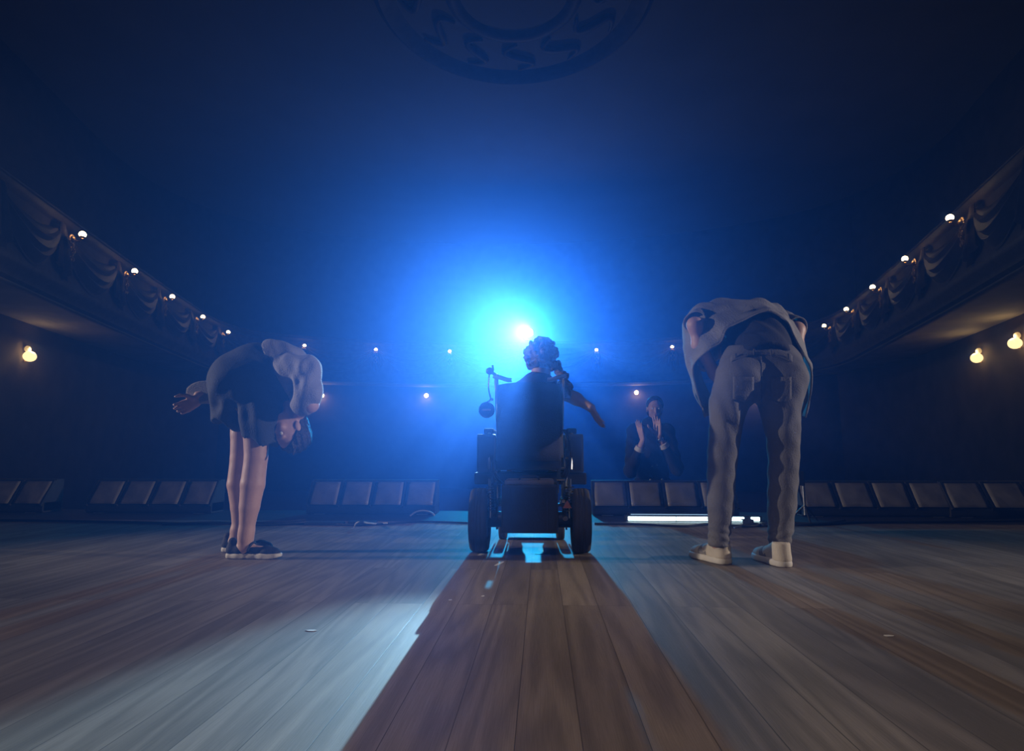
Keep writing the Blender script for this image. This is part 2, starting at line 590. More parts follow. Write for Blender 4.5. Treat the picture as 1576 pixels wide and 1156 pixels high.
def head(c, fwd, up, s=1.0):
    """Head prims and carvings around c, the middle of the skull."""
    R = frame(fwd, up)
    L = lambda x, y, z: Vector(c) + R @ Vector((x * s, y * s, z * s))
    A = np.array(R)
    pr = [(ell(L(0, -0.012, 0.025), (0.074 * s, 0.094 * s, 0.086 * s), A), 0.02),
          (ell(L(0, 0.022, -0.040), (0.060 * s, 0.068 * s, 0.076 * s), A), 0.03),
          (ell(L(0, 0.050, -0.096), (0.026 * s, 0.024 * s, 0.020 * s), A), 0.025),
          (cap(L(0, 0.086, -0.008), L(0, 0.106, -0.042), 0.008 * s, 0.012 * s), 0.012),
          (ell(L(0, 0.080, 0.020), (0.050 * s, 0.016 * s, 0.010 * s), A), 0.014),
          (ell(L(0, 0.084, -0.072), (0.024 * s, 0.011 * s, 0.009 * s), A), 0.006)]
    for q in (-1, 1):
        pr.append((ell(L(q * 0.036, 0.070, -0.036), (0.020 * s, 0.016 * s, 0.016 * s), A), 0.02))
        pr.append((ell(L(q * 0.078, -0.006, -0.018), (0.009 * s, 0.020 * s, 0.032 * s), A), 0.006))
    sb = [(ell(L(q * 0.031, 0.094, -0.002), (0.017 * s, 0.015 * s, 0.010 * s), A), 0.010) for q in (-1, 1)]
    eyes = [L(q * 0.031, 0.076, -0.002) for q in (-1, 1)]
    mouth = [L(-0.023, 0.088, -0.0725), L(-0.010, 0.095, -0.070), L(0, 0.0965, -0.0715), L(0.010, 0.095, -0.070), L(0.023, 0.088, -0.0725)]
    return pr, sb, eyes, mouth, R, L

# ================================================================ THE SETTING
HALL = -0.65                                # hall floor level below the stage
AX = -0.6                                   # centre line of the hall
SY = 5.0                                    # front edge of the boards

o = MB().box((-0.5, (SY - 3.2) / 2, -0.04), (15, SY + 3.2, 0.08)).build('floor', M['boards'])
struct(o, 'grey-brown board floor of the stage')
o = MB().box((-0.5, SY + 0.47, -0.045), (15, 0.94, 0.09), bevel=0.006).box((-0.5, SY + 0.9, -0.36), (15, 0.06, 0.56)).build('trim_1', M['black_paint'])
struct(o, 'black painted lip along the front of the stage')
o = MB().box((-0.5, 14.5, HALL - 0.05), (26, 19, 0.1)).build('floor', M['hall_floor'])
struct(o, 'dark floor of the auditorium below the stage')

def catmull(pts, per=10):
    out = []
    n = len(pts)
    for i in range(n - 1):
        p0, p1, p2, p3 = (np.array(pts[max(i - 1, 0)]), np.array(pts[i]), np.array(pts[i + 1]), np.array(pts[min(i + 2, n - 1)]))
        for k in range(per):
            t = k / per
            out.append(tuple(0.5 * (2 * p1 + (p2 - p0) * t + (2 * p0 - 5 * p1 + 4 * p2 - p3) * t * t + (3 * p1 - p0 - 3 * p2 + p3) * t ** 3)))
    out.append(tuple(pts[-1]))
    return out

half = [(6.25, 5.6), (6.6, 7.0), (6.97, 8.45), (7.43, 10.3), (7.85, 12.1), (8.27, 14.0), (8.62, 15.9), (8.35, 17.35), (7.1, 18.35), (4.95, 19.2), (2.5, 19.65)]
full_ctl = [(AX + x, y) for x, y in half] + [(AX, 19.8)] + [(AX - x, y) for x, y in reversed(half)]
PER = 12
line = catmull(full_ctl, PER)                # the balcony front, from the right of the stage round to the left
NL = len(line)

def nrm(i):
    a, b = line[max(i - 1, 0)], line[min(i + 1, NL - 1)]
    d = Vector((b[0] - a[0], b[1] - a[1], 0)).normalized()
    n = Vector((d.y, -d.x, 0))               # points away from the hall's middle
    if n.dot(Vector((line[i][0] - AX, line[i][1] - 9, 0))) < 0:
        n = -n
    return n, d

def off(i, k, z):
    n, _ = nrm(i)
    return Vector((line[i][0], line[i][1], z)) + n * k

iR, iL = 7 * PER, (len(full_ctl) - 1 - 7) * PER
def wall_strip(name, i0, i1, label):
    mb = MB()
    mb.grid([[off(i, 1.55, z) for z in (HALL, 1.0, 3.1)] for i in range(i0, i1 + 1, 2)])
    mb.grid([[off(i, 2.9, z) for z in (3.0, 6.0, 9.0)] for i in range(i0, i1 + 1, 2)])
    return struct(mb.build(name, M['plaster'], smooth=True, solid=0.06), label)
wall_strip('wall_right', 0, iR, 'dark plaster side wall on the right of the auditorium')
wall_strip('wall_back', iR, iL, 'dark curved rear wall of the auditorium')
wall_strip('wall_left', iL, NL - 1, 'dark plaster side wall on the left of the auditorium')
for q, nm in ((1, 'wall_right'), (-1, 'wall_left')):
    x0 = AX + q * 6.6
    o = MB().box((x0 + q * 2.0, 5.35, 4.15), (4.0, 0.25, 9.7)).build('wall_proscenium', M['plaster'])
    struct(o, 'dark proscenium wall beside the stage')

# ceiling with its round moulding
o = MB().box((AX, 14.0, 9.05), (26, 22, 0.1)).build('ceiling', M['ceiling'])
struct(o, 'dark plain plaster ceiling')
ros = thing('ceiling_rosette', 'large round plaster moulding in the middle of the dark ceiling', 'ceiling rosette', (AX + 0.15, 9.7, 9.0))
cz = Vector((AX + 0.15, 9.7, 9.0))
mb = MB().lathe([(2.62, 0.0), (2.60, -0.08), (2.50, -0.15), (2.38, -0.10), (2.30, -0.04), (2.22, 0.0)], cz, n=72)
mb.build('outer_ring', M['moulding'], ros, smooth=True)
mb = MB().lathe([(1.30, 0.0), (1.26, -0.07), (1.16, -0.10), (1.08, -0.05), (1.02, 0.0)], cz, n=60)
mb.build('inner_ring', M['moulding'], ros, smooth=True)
for k in range(12):
    a = 2 * PI * k / 12
    pts = []
    for j in range(15):
        t = j / 14
        r_ = 1.38 + 0.78 * t
        aa = a + 0.17 * math.sin(t * PI * 2)
        pts.append(cz + Vector((r_ * math.cos(aa), r_ * math.sin(aa), -0.03)))
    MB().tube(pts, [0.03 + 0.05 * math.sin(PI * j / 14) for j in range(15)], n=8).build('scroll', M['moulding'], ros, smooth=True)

# ---------------------------------------------------------------- balcony front with plaster swags
lamp_idx = []
ctl_lamp = [1, 2, 3, 4, 5, 6, 8, 9, 10]
stops = [c * PER for c in ctl_lamp] + [11 * PER] + [(len(full_ctl) - 1 - c) * PER for c in reversed(ctl_lamp)]

ZT, ZB = 4.34, 3.0
prof = [(0.10, ZT), (-0.03, ZT), (-0.06, ZT - 0.05), (-0.03, ZT - 0.11), (0.06, ZT - 0.15), (0.02, ZT - 0.5), (-0.07, ZT - 0.85), (-0.14, ZT - 1.1),
        (-0.12, ZT - 1.2), (-0.04, ZT - 1.26), (-0.02, ZB), (0.06, ZB - 0.03)]
sections = [('right', 0, iR, 'dark balcony front with plaster drapery along the right side'),
            ('back', iR, iL, 'curved rear balcony front with draped plaster swags under its lamps'),
            ('left', iL, NL - 1, 'dark balcony front with plaster drapery along the left side')]

def swag_mesh(i0, i1, prominence=0.16):
    """Cloth-like festoon hung between two lamp brackets."""
    rows = []
    ncol = 25
    for r in range(13):
        v = r / 12
        row = []
        for cidx in range(ncol):
            u = cidx / (ncol - 1)
            fi = i0 + (i1 - i0) * u
            a = int(min(max(math.floor(fi), 0), NL - 2))
            fr = fi - a
            p = off(a, 0, 0).lerp(off(a + 1, 0, 0), fr)
            n, _ = nrm(int(round(min(max(fi, 0), NL - 1))))
            sag = 1 - (2 * u - 1) ** 2
            top = ZT - 0.22 - 0.16 * sag
            bot = ZT - 0.30 - 0.80 * sag
            z = top + (bot - top) * v
            rip = 0.035 * math.cos(v * PI * 9) * (0.3 + 0.7 * sag)
            base = 0.02 - 0.13 * max(0, (ZT - 0.2 - z)) / 1.0
            dpt = -(prominence * math.sin(PI * min(1, v * 1.02)) ** 0.7 * (0.25 + 0.75 * sag)) + rip + base - 0.02
            q = p + n * dpt
            row.append((q.x, q.y, z))
        rows.append(row)
    return MB().grid(rows)

def tail_mesh(i):
    """Gathered cloth falling from a bracket."""
    n, d = nrm(i)
    rows = []
    for r in range(11):
        v = r / 10
        wd = 0.07 + 0.15 * v
        row = []
        for cidx in range(17):
            u = cidx / 16 * 2 - 1
            z = ZT - 0.16 - (0.95 - 0.28 * abs(u)) * v
            dpt = -0.06 - 0.10 * v - 0.035 * math.cos(u * PI * 3.5) * (0.4 + v)
            q = off(i, 0, z) + d * (u * wd) + n * dpt
            row.append((q.x, q.y, z))
        rows.append(row)
    return MB().grid(rows)

for nm, i0, i1, lab in sections:
    c = off((i0 + i1) // 2, 0, ZB)
    bal = thing('balcony', lab, 'balcony', c)
    MB().grid([[off(i, k, z) for k, z in prof] for i in range(i0, i1 + 1)]).build('parapet', M['moulding'], bal, smooth=True)
    MB().grid([[off(i, k, z) for k, z in ((0.06, ZB - 0.03), (0.30, ZB + 0.02), (0.9, ZB + 0.02), (1.58, ZB + 0.02))] for i in range(i0, i1 + 1)]).build('soffit', M['soffit'], bal, smooth=True, solid=0.05)
    MB().grid([[off(i, k, z) for k, z in ((0.10, ZT), (0.10, ZT - 0.95), (1.6, ZT - 0.9), (2.9, ZT - 0.2))] for i in range(i0, i1 + 1)]).build('deck', M['black_paint'], bal, smooth=False)
    MB().tube([off(i, 0.02, ZT + 0.03) for i in range(i0, i1 + 1, 2)], 0.035, n=8).build('handrail', M['drapery'], bal, smooth=True)
    for a, b in zip(stops[:-1], stops[1:]):
        if i0 <= (a + b) / 2 <= i1:
            swag_mesh(a, b).build('swag', M['drapery'], bal, smooth=True)
    for a in stops:
        if i0 <= a <= i1:
            tail_mesh(a).build('tail', M['drapery'], bal, smooth=True)

# ---------------------------------------------------------------- lamps on the balcony front
def balcony_lamp():
    t = thing('balcony_lamp', 'x', 'wall lamp')
    mb = MB()
    for k in range(10):
        a = 2 * PI * k / 10
        mb.ball((0.055 * math.cos(a), 0.0, 0.055 * math.sin(a)), 0.028, n=8, sc=(1, 0.5, 1))
    mb.lathe([(0.0, 0.0), (0.06, 0.0), (0.05, 0.03), (0.02, 0.05), (0.0, 0.05)], (0, 0, 0), axis=(0, -1, 0), n=16)
    mb.build('rosette', M['gilt'], t, smooth=True)
    mb = MB().tube([(0, -0.02, 0), (0, -0.08, -0.03), (0, -0.13, -0.02), (0, -0.145, 0.02)], 0.012, n=8)
    mb.lathe([(0.015, 0), (0.035, 0.012), (0.042, 0.03)], (0, -0.145, 0.02), n=12)
    mb.build('arm', M['gilt'], t, smooth=True)
    MB().ball((0, -0.145, 0.085), 0.052, n=16).build('bulb', M['bulb'], t, smooth=True)
    # leafy spray of gilt hanging under the lamp
    mb = MB()
    for k, (x, z) in enumerate([(0.0, -0.12), (0.05, -0.18), (-0.05, -0.18), (0.0, -0.25), (0.04, -0.32), (-0.03, -0.33)]):
        mb.ball((x, -0.03, z), 0.035, n=8, sc=(0.7, 0.5, 1.2))
    mb.build('leaf_spray', M['gilt'], t, smooth=True)
    return t

def copy_tree(o, parent=None):
    c = o.copy()
    C.objects.link(c)
    if parent is not None:
        c.parent = parent
    for ch in [x for x in o.children]:
        copy_tree(ch, c)
    return c

def place(t, loc, n, lab, group=None, s=1.0):
    t.location = loc
    t.rotation_euler = (0, 0, math.atan2(n.y, n.x) - PI / 2)   # local +Y into the wall
    t.scale = (s, s, s)
    t['label'] = lab
    if group:
        t['group'] = group

names_r = {2: 'lit bulb nearest the stage on the right balcony front', 3: 'second lit bulb from the stage on the right balcony front',
           4: 'third lit bulb from the stage on the right balcony front', 5: 'fourth lit bulb from the stage on the right balcony front',
           6: 'smallest and farthest lit bulb on the right balcony front', 8: 'lit bulb on the rear balcony, beside the bent man\'s bare elbow',
           9: 'lit bulb on the rear balcony, between the arched denim jacket and star-bright lamp', 10: 'rear balcony bulb just right of the blue spotlight'}
names_l = {2: 'lit bulb nearest the stage on the left balcony front', 3: 'second lit bulb from the stage on the left balcony front',
           4: 'third lit bulb from the stage on the left balcony front', 5: 'fourth lit bulb from the stage on the left balcony front',
           6: 'smallest and farthest lit bulb on the left balcony front', 8: 'lit bulb on the rear balcony, just above the bent woman\'s back',
           9: 'lit rear balcony bulb midway between the bent woman and the spotlight', 10: 'rear balcony bulb just left of the blue spotlight'}
names_r[8] = 'lit rear balcony bulb half hidden behind the bent man'
names_r[9] = 'lit rear balcony bulb beside the bent man\'s bare upper arm'
proto = balcony_lamp()
first = True
for side, names in ((1, names_r), (-1, names_l)):
    for c_, lab in names.items():
        i = c_ * PER if side == 1 else (len(full_ctl) - 1 - c_) * PER
        n, d = nrm(i)
        t = proto if first else copy_tree(proto)
        first = False
        place(t, off(i, -0.20, 3.93), n, lab, 'lit bulbs along the balcony front')

# ---------------------------------------------------------------- glass shell wall lights under the balcony
def shell_light(real=True):
    t = thing('shell_wall_light', 'x', 'wall lamp')
    MB().ball((0, -0.075, -0.01), 0.115, n=20, sc=(0.95, 0.9, 0.85)).build('lower_bowl', M['shell'], t, smooth=True)
    MB().ball((0, -0.03, 0.125), 0.07, n=16, sc=(0.9, 0.7, 0.9)).build('upper_glow', M['wall_glow'], t, smooth=True)  # glowing ball in place of the lamp's glow on the wall above
    MB().box((0, -0.008, 0.04), (0.07, 0.016, 0.30), bevel=0.004).build('back_plate', M['gilt'], t)
    return t

def wall_i(px_, side):
    """index on the line whose wall point is seen at px_"""
    best = None
    for i in range(NL):
        if (line[i][0] - AX) * side < 0:
            continue
        q = off(i, 1.50, 2.4)
        u = CR.transposed() @ (q - CAM)
        x = 788 + F * u.x / -u.z
        if best is None or abs(x - px_) < best[0]:
            best = (abs(x - px_), i)
    return best[1]

sh = shell_light()
shells = [(38, -1, 540, 2.4, 'shell-shaped glass wall light glowing on the left wall under the balcony'),
          (1508, 1, 555, 2.4, 'shell-shaped glass wall light fully in view on the right wall'),
          (1574, 1, 533, 2.4, 'shell-shaped glass wall light cut by the right edge of the picture')]
first = True
for px_, side, py_, z_, lab in shells:
    i = wall_i(px_, side)
    n, d = nrm(i)
    q = off(i, 1.50, 0)
    q.z = CAM.z + (700 - py_) / F * q.y
    t = sh if first else copy_tree(sh)
    first = False
    place(t, q, n, lab, 'shell lights under the side balconies', 1.0)
    lt = light('shell_bulb', 'POINT', q - n * 0.13 + Vector((0, 0, 0.10)), None, 2.2, (1.0, 0.74, 0.42), shadow_soft_size=0.05)

rear = [(493, 608, 'lit rear wall globe touching the bent woman\'s sleeve'), (656, 609, 'lit rear wall globe between the bent woman and the wheelchair'),
        (976, 606, 'lit rear wall globe just above the clapping hands'), (1160, 610, 'rear wall globe seen between the bent man\'s legs')]
def globe_light():
    t = thing('globe_wall_light', 'x', 'wall lamp')
    MB().ball((0, -0.11, 0), 0.075, n=16).build('globe', M['bulb'], t, smooth=True)
    MB().lathe([(0.0, 0.0), (0.07, 0.0), (0.05, 0.04), (0.03, 0.05), (0.0, 0.05)], (0, -0.005, 0), axis=(0, -1, 0), n=16).build('mount', M['gilt'], t, smooth=True)
    return t
gl = globe_light()
first = True
for px_, py_, lab in rear:
    best = min(range(iR, iL + 1), key=lambda i: abs((lambda u: 788 + F * u.x / -u.z)(CR.transposed() @ (off(i, 1.5, 2.7) - CAM)) - px_))
    n, d = nrm(best)
    q = off(best, 1.50, 0)
    q.z = CAM.z + (700 - py_) / F * q.y
    t = gl if first else copy_tree(gl)
    first = False
    place(t, q, n, lab, 'globe lights on the rear wall', 1.0)

# ---------------------------------------------------------------- the follow spot at the back
t = thing('follow_spot', 'blazing blue-white spotlight above the middle of the rear balcony', 'spotlight', (LAMP.x, LAMP.y + 0.15, ZT - 0.95))
aim = (Vector((-0.3, 0, 1.0)) - LAMP).normalized()
MB().cyl(LAMP - aim * 0.9, LAMP, 0.16, 0.17, n=24).build('housing', M['black_plastic'], t, smooth=True)
MB().cyl(LAMP, LAMP + aim * 0.012, 0.14, n=32).build('lens', M['lens'], t, smooth=True)
MB().lathe([(0.142, 0.0), (0.185, 0.0), (0.185, 0.06), (0.155, 0.06)], LAMP, axis=aim, n=32).build('lens_ring', M['black_plastic'], t, smooth=True)
yk = LAMP - aim * 0.45
MB().tube([yk + Vector((-0.2, 0, 0.05)), yk + Vector((-0.22, 0, -0.12)), yk + Vector((-0.12, 0, -0.28)), yk + Vector((0.12, 0, -0.28)), yk + Vector((0.22, 0, -0.12)), yk + Vector((0.2, 0, 0.05))], 0.018).build('yoke', M['black_plastic'], t, smooth=True)
MB().cyl(yk + Vector((0, 0, -0.28)), (yk.x, yk.y, ZT - 0.92), 0.03).build('pole', M['black_plastic'], t, smooth=True)

# ---------------------------------------------------------------- footlights: four frosted cells in a black trough
FY = 5.50
groups = [(-134, 4, 53.0, 'footlight unit cut by the left edge of the picture'),
          (130, 4, 50.5, 'dim four-cell footlight unit to the left of the bent woman\'s legs'),
          (470, 4, 50.0, 'blue-tinted four-cell footlight unit between the bent woman and the wheelchair'),
          (913, 4, 54.0, 'brightest four-cell footlight unit, behind the white strip light'),
          (1236, 4, 54.3, 'four-cell footlight unit just right of the bent man\'s legs'),
          (1465, 4, 59.0, 'footlight unit cut by the right edge of the picture')]
for x0, ncell, pit, lab in groups:
    y_ = FY if 0 < x0 < 1400 else FY - 0.02
    a = P(x0, 776, y_)
    s = y_ / F
    W = pit * ncell * s
    t = thing('footlight', lab, 'footlight', (a.x + W / 2, y_ + 0.1, 0), 'footlights along the stage lip')
    cx = a.x + W / 2
    mb = MB().box((cx, y_ + 0.14, 0.055), (W, 0.22, 0.10), bevel=0.006)
    prof2 = [(cx - W / 2, y_ + 0.02, 0.085), (cx - W / 2, y_ + 0.155, 0.315), (cx - W / 2, y_ + 0.25, 0.315), (cx - W / 2, y_ + 0.25, 0.02), (cx - W / 2, y_ + 0.02, 0.02)]
    mb.prism(prof2, (W, 0, 0))
    mb.build('housing', M['black_paint'], t)
    for k in range(ncell):
        xa = a.x + (k + 0.06) * pit * s
        xb = a.x + (k + 0.94) * pit * s
        rows = []
        for r in range(7):
            v = r / 6
            row = []
            for c_ in range(9):
                u = c_ / 8
                bulge = 0.006 * math.sin(PI * u) * math.sin(PI * v) + 0.003 * math.sin(7 * u + k + 5 * v)
                row.append((xa + (xb - xa) * u, y_ + 0.008 + 0.122 * v - bulge, 0.092 + 0.205 * v))
            rows.append(row)
        MB().grid(rows).build('filter', M['filter'], t, smooth=True, solid=0.004)
    for k in range(ncell + 1):
        x = min(max(a.x + k * pit * s, a.x + 0.01), a.x + W - 0.01)
        MB().box((x, y_ + 0.075, 0.19), (0.018, 0.02, 0.27), Matrix.Rotation(-math.atan2(0.135, 0.23), 3, 'X')).build('divider', M['black_paint'], t)
    for q in (-0.4, 0.4):
        MB().box((cx + q * W, y_ + 0.13, 0.004), (0.10, 0.20, 0.008)).build('foot', M['steel'], t)

# ---------------------------------------------------------------- LED batten on the stage edge, and a glowing bar added for its reflection
def led_batten(x0, x1, py_, Y, h, lab, m, seg=4, z0=0.0):
    a, b = P(x0, py_, Y), P(x1, py_, Y)
    t = thing('led_batten', lab, 'strip light', ((a.x + b.x) / 2, Y, z0))
    cx = (a.x + b.x) / 2
    W = b.x - a.x
    MB().box((cx, Y + 0.035, z0 + h / 2 + 0.004), (W + 0.04, 0.05, h + 0.008), bevel=0.004).build('housing', M['black_plastic'], t)
    cuts = [0, 0.37, 0.71, 0.93, 1.0][:seg + 1] if seg == 4 else [0, 1]
    for k in range(len(cuts) - 1):
        xa = a.x + W * cuts[k] + 0.004
        xb = a.x + W * cuts[k + 1] - 0.004 - (0.05 if k == 2 else 0)
        MB().box(((xa + xb) / 2, Y + 0.006, z0 + h / 2 + 0.002), (xb - xa, 0.012, h * 0.8), bevel=0.003).build('lit_strip', m, t)
    return t
led_batten(966, 1170, 797, SY + 0.10, 0.040, 'bright white strip light lying on the stage edge behind the bent man\'s leg', M['led'])
led_batten(970, 1128, 785, SY + 0.42, 0.030, 'dim blue glowing bar added for the reflection of the white strip light', M['led_reflection'], seg=1, z0=0.0)

# cables along the edge
def cable(pts, r, label, m=None, cat='cable', parts=None):
    pts = catmull([tuple(p) for p in pts], 6)
    o = MB().tube(pts, r, n=6).build('cable', m or M['cable'], smooth=True)
    recentre(o)
    return tag(o, label, cat)
def floor_pts(px_list, z=0.010, noise=0.0):
    out = []
    for x, y in px_list:
        q = G(x, y, z)
        out.append(Vector((q.x, min(q.y, SY + 0.4) + noise * rnd.uniform(-1, 1), z)))
    return out
cable(floor_pts([(-60, 800), (60, 801), (180, 803), (300, 806), (420, 804), (470, 800)], 0.010), 0.010, 'black cable snaking along the stage edge at the far left')
cable(floor_pts([(250, 807), (330, 804), (400, 808), (480, 806), (560, 808), (640, 803), (720, 805)], 0.010), 0.009, 'black cable passing behind the bent woman\'s shoes')
cable([G(546, 812, 0.01), G(548, 806, 0.045), G(556, 803, 0.06), G(566, 805, 0.04), G(582, 806, 0.012), G(596, 805, 0.02)], 0.007, 'pale looped cable lying on the stage edge left of the wheelchair', M['cable_grey'])
cable([P(631, 794, 5.3), P(640, 788, 5.3), P(652, 786, 5.3), P(664, 789, 5.3), P(669, 794, 5.3)], 0.008, 'cable bent in a low arch before the blue footlights', M['cable_grey'])
cable(floor_pts([(915, 806), (980, 807), (1050, 810), (1090, 807), (1150, 810), (1190, 806), (1240, 808), (1330, 804), (1450, 803), (1620, 801)], 0.010), 0.010, 'black cable running below the strip light to the far right')
cable(floor_pts([(1130, 812), (1160, 806), (1180, 809), (1205, 804), (1260, 806), (1300, 801)], 0.012), 0.009, 'black cable tangled behind the bent man\'s right leg')
o = MB()
q = G(1150, 807, 0)
o.box((q.x, q.y, 0.02), (0.09, 0.06, 0.04), bevel=0.006)
o = recentre(o.build('cable_connector', M['steel']))
tag(o, 'small metal cable connector glinting beneath the end of the strip light', 'connector')
q0 = G(500, 808, 0)
o = MB().box((q0.x, q0.y, 0.012), (0.30, 0.10, 0.024), bevel=0.006).box((q0.x + 0.3, q0.y + 0.02, 0.015), (0.22, 0.08, 0.03), bevel=0.006)
tag(recentre(o.build('cable_bundle', M['cable'])), 'flat black cable bundle on the stage edge right of the bent woman', 'cable')

# small stand at the edge, right of the man
q = G(1240, 804, 0)
t = thing('floor_stand', 'small dark tripod stand at the stage edge behind the bent man\'s right leg', 'stand', q)
MB().cyl(q + Vector((0, 0, 0.06)), q + Vector((0, 0, 0.40)), 0.011).build('pole', M['steel'], t, smooth=True)
for k in range(3):
    a = k * 2.09 + 0.4
    MB().cyl(q + Vector((0, 0, 0.14)), q + Vector((0.13 * math.cos(a), 0.13 * math.sin(a), 0.008)), 0.008).build('leg', M['black_plastic'], t, smooth=True)
MB().box(q + Vector((-0.02, 0, 0.36)), (0.05, 0.05, 0.12), bevel=0.008).build('clamp', M['black_plastic'], t)

# tape and scraps stuck to the boards
def scrap(px_, py_, w_, d_, rot, label, m='tape'):
    g = G(px_, py_, 0)
    n = 6
    pts = []
    for k in range(n):
        a = 2 * PI * k / n
        rr = rnd.uniform(0.8, 1.15)
        pts.append(Matrix.Rotation(rot, 3, 'Z') @ Vector((w_ / 2 * math.cos(a) * rr, d_ / 2 * math.sin(a) * rr, 0)) + Vector((g.x, g.y, 0.0006)))
    o = MB().prism(pts, (0, 0, 0.0012)).build('tape_scrap', M[m])
    recentre(o)
    return tag(o, label, 'tape')
scrap(832, 853, 0.065, 0.035, 0.1, 'short white tape mark on the boards behind the wheelchair')
scrap(746, 851, 0.04, 0.22, -0.25, 'ragged strip of white tape beside the wheelchair\'s left wheel')
scrap(768, 868, 0.022, 0.13, -0.3, 'narrow torn tape strip nearer than the wheelchair\'s left wheel')
scrap(479, 971, 0.034, 0.018, 0.0, 'small white scrap lying in the pale pool of light')
scrap(1367, 979, 0.036, 0.018, 0.1, 'small white scrap on the dark boards at lower right')
scrap(693, 924, 0.014, 0.012, 0.3, 'tiny white scrap at the tip of the pale pool of light')
scrap(743, 918, 0.012, 0.02, -0.4, 'tiny white scrap on the boards behind the wheelchair, right of the pool\'s tip')

# ================================================================ THE POWER WHEELCHAIR
wc0 = G(816, 850)
WY = wc0.y
wc = Vector((wc0.x, WY, 0))
t = thing('power_wheelchair', 'black power wheelchair seen from behind, centre stage below the blue spotlight', 'wheelchair', wc)
def W(x, y, z):
    return wc + Vector((x, y, z))
def tyre(c, R, wd, name='drive_wheel'):
    pr = [(R * 0.62, -wd * 0.42), (R * 0.78, -wd * 0.5), (R * 0.93, -wd * 0.46), (R * 0.985, -wd * 0.34), (R, -wd * 0.18), (R * 0.985, -wd * 0.15), (R, -wd * 0.12),
          (R, -0.02 * wd), (R * 0.985, 0), (R, 0.02 * wd), (R, wd * 0.12), (R * 0.985, wd * 0.15), (R, wd * 0.18), (R * 0.985, wd * 0.34), (R * 0.93, wd * 0.46), (R * 0.78, wd * 0.5), (R * 0.62, wd * 0.42)]
    wh = MB().lathe(pr, c, axis=(1, 0, 0), n=48).build(name, M['rubber'], t, smooth=True)
    mb = MB().lathe([(0, -wd * 0.3), (0.045, -wd * 0.32), (0.05, -wd * 0.2), (R * 0.6, -wd * 0.22), (R * 0.64, -wd * 0.38), (R * 0.66, -wd * 0.3), (R * 0.66, wd * 0.3), (R * 0.64, wd * 0.38),
                     (R * 0.6, wd * 0.22), (0.05, wd * 0.2), (0.045, wd * 0.32), (0, wd * 0.3)], c, axis=(1, 0, 0), n=32)
    mb.build('hub', M['grey_plastic'], wh, smooth=True)
    return wh
for q in (-1, 1):
    tyre(W(q * 0.291, 0.0, 0.182), 0.182, 0.108)
# rear casters beyond the box
for q, x in ((-1, -0.150), (1, 0.255)):
    c = W(q * 0.19, 0.52, 0.085)
    tyre(c, 0.085, 0.055, 'caster')
    MB().box(c + Vector((q * 0.04, 0, 0.06)), (0.012, 0.05, 0.16), bevel=0.003).box(c + Vector((-q * 0.04, 0, 0.06)), (0.012, 0.05, 0.16), bevel=0.003).box(c + Vector((0, 0, 0.14)), (0.1, 0.06, 0.02), bevel=0.004).build('caster_fork', M['black_plastic'], t)
# battery box
mb = MB().box(W(0.002, -0.04, 0.262), (0.312, 0.34, 0.262), bevel=0.014)
for k in (-0.10, 0.10):
    mb.box(W(k, -0.212, 0.26), (0.006, 0.006, 0.22), bevel=0.002)
bb = mb.build('battery_box', M['black_plastic'], t)
MB().box(W(0.0, -0.06, 0.402), (0.275, 0.26, 0.03), bevel=0.012).build('box_lid', M['grey_plastic'], t)
mb = MB()
for s_ in (-1, 1):
    mb.tube([W(s_ * 0.055, -0.16, 0.414), W(s_ * 0.05, -0.165, 0.432), W(s_ * 0.03, -0.165, 0.437), W(0, -0.165, 0.438)], 0.006)
mb.build('lid_handle', M['black_plastic'], bb, smooth=True)
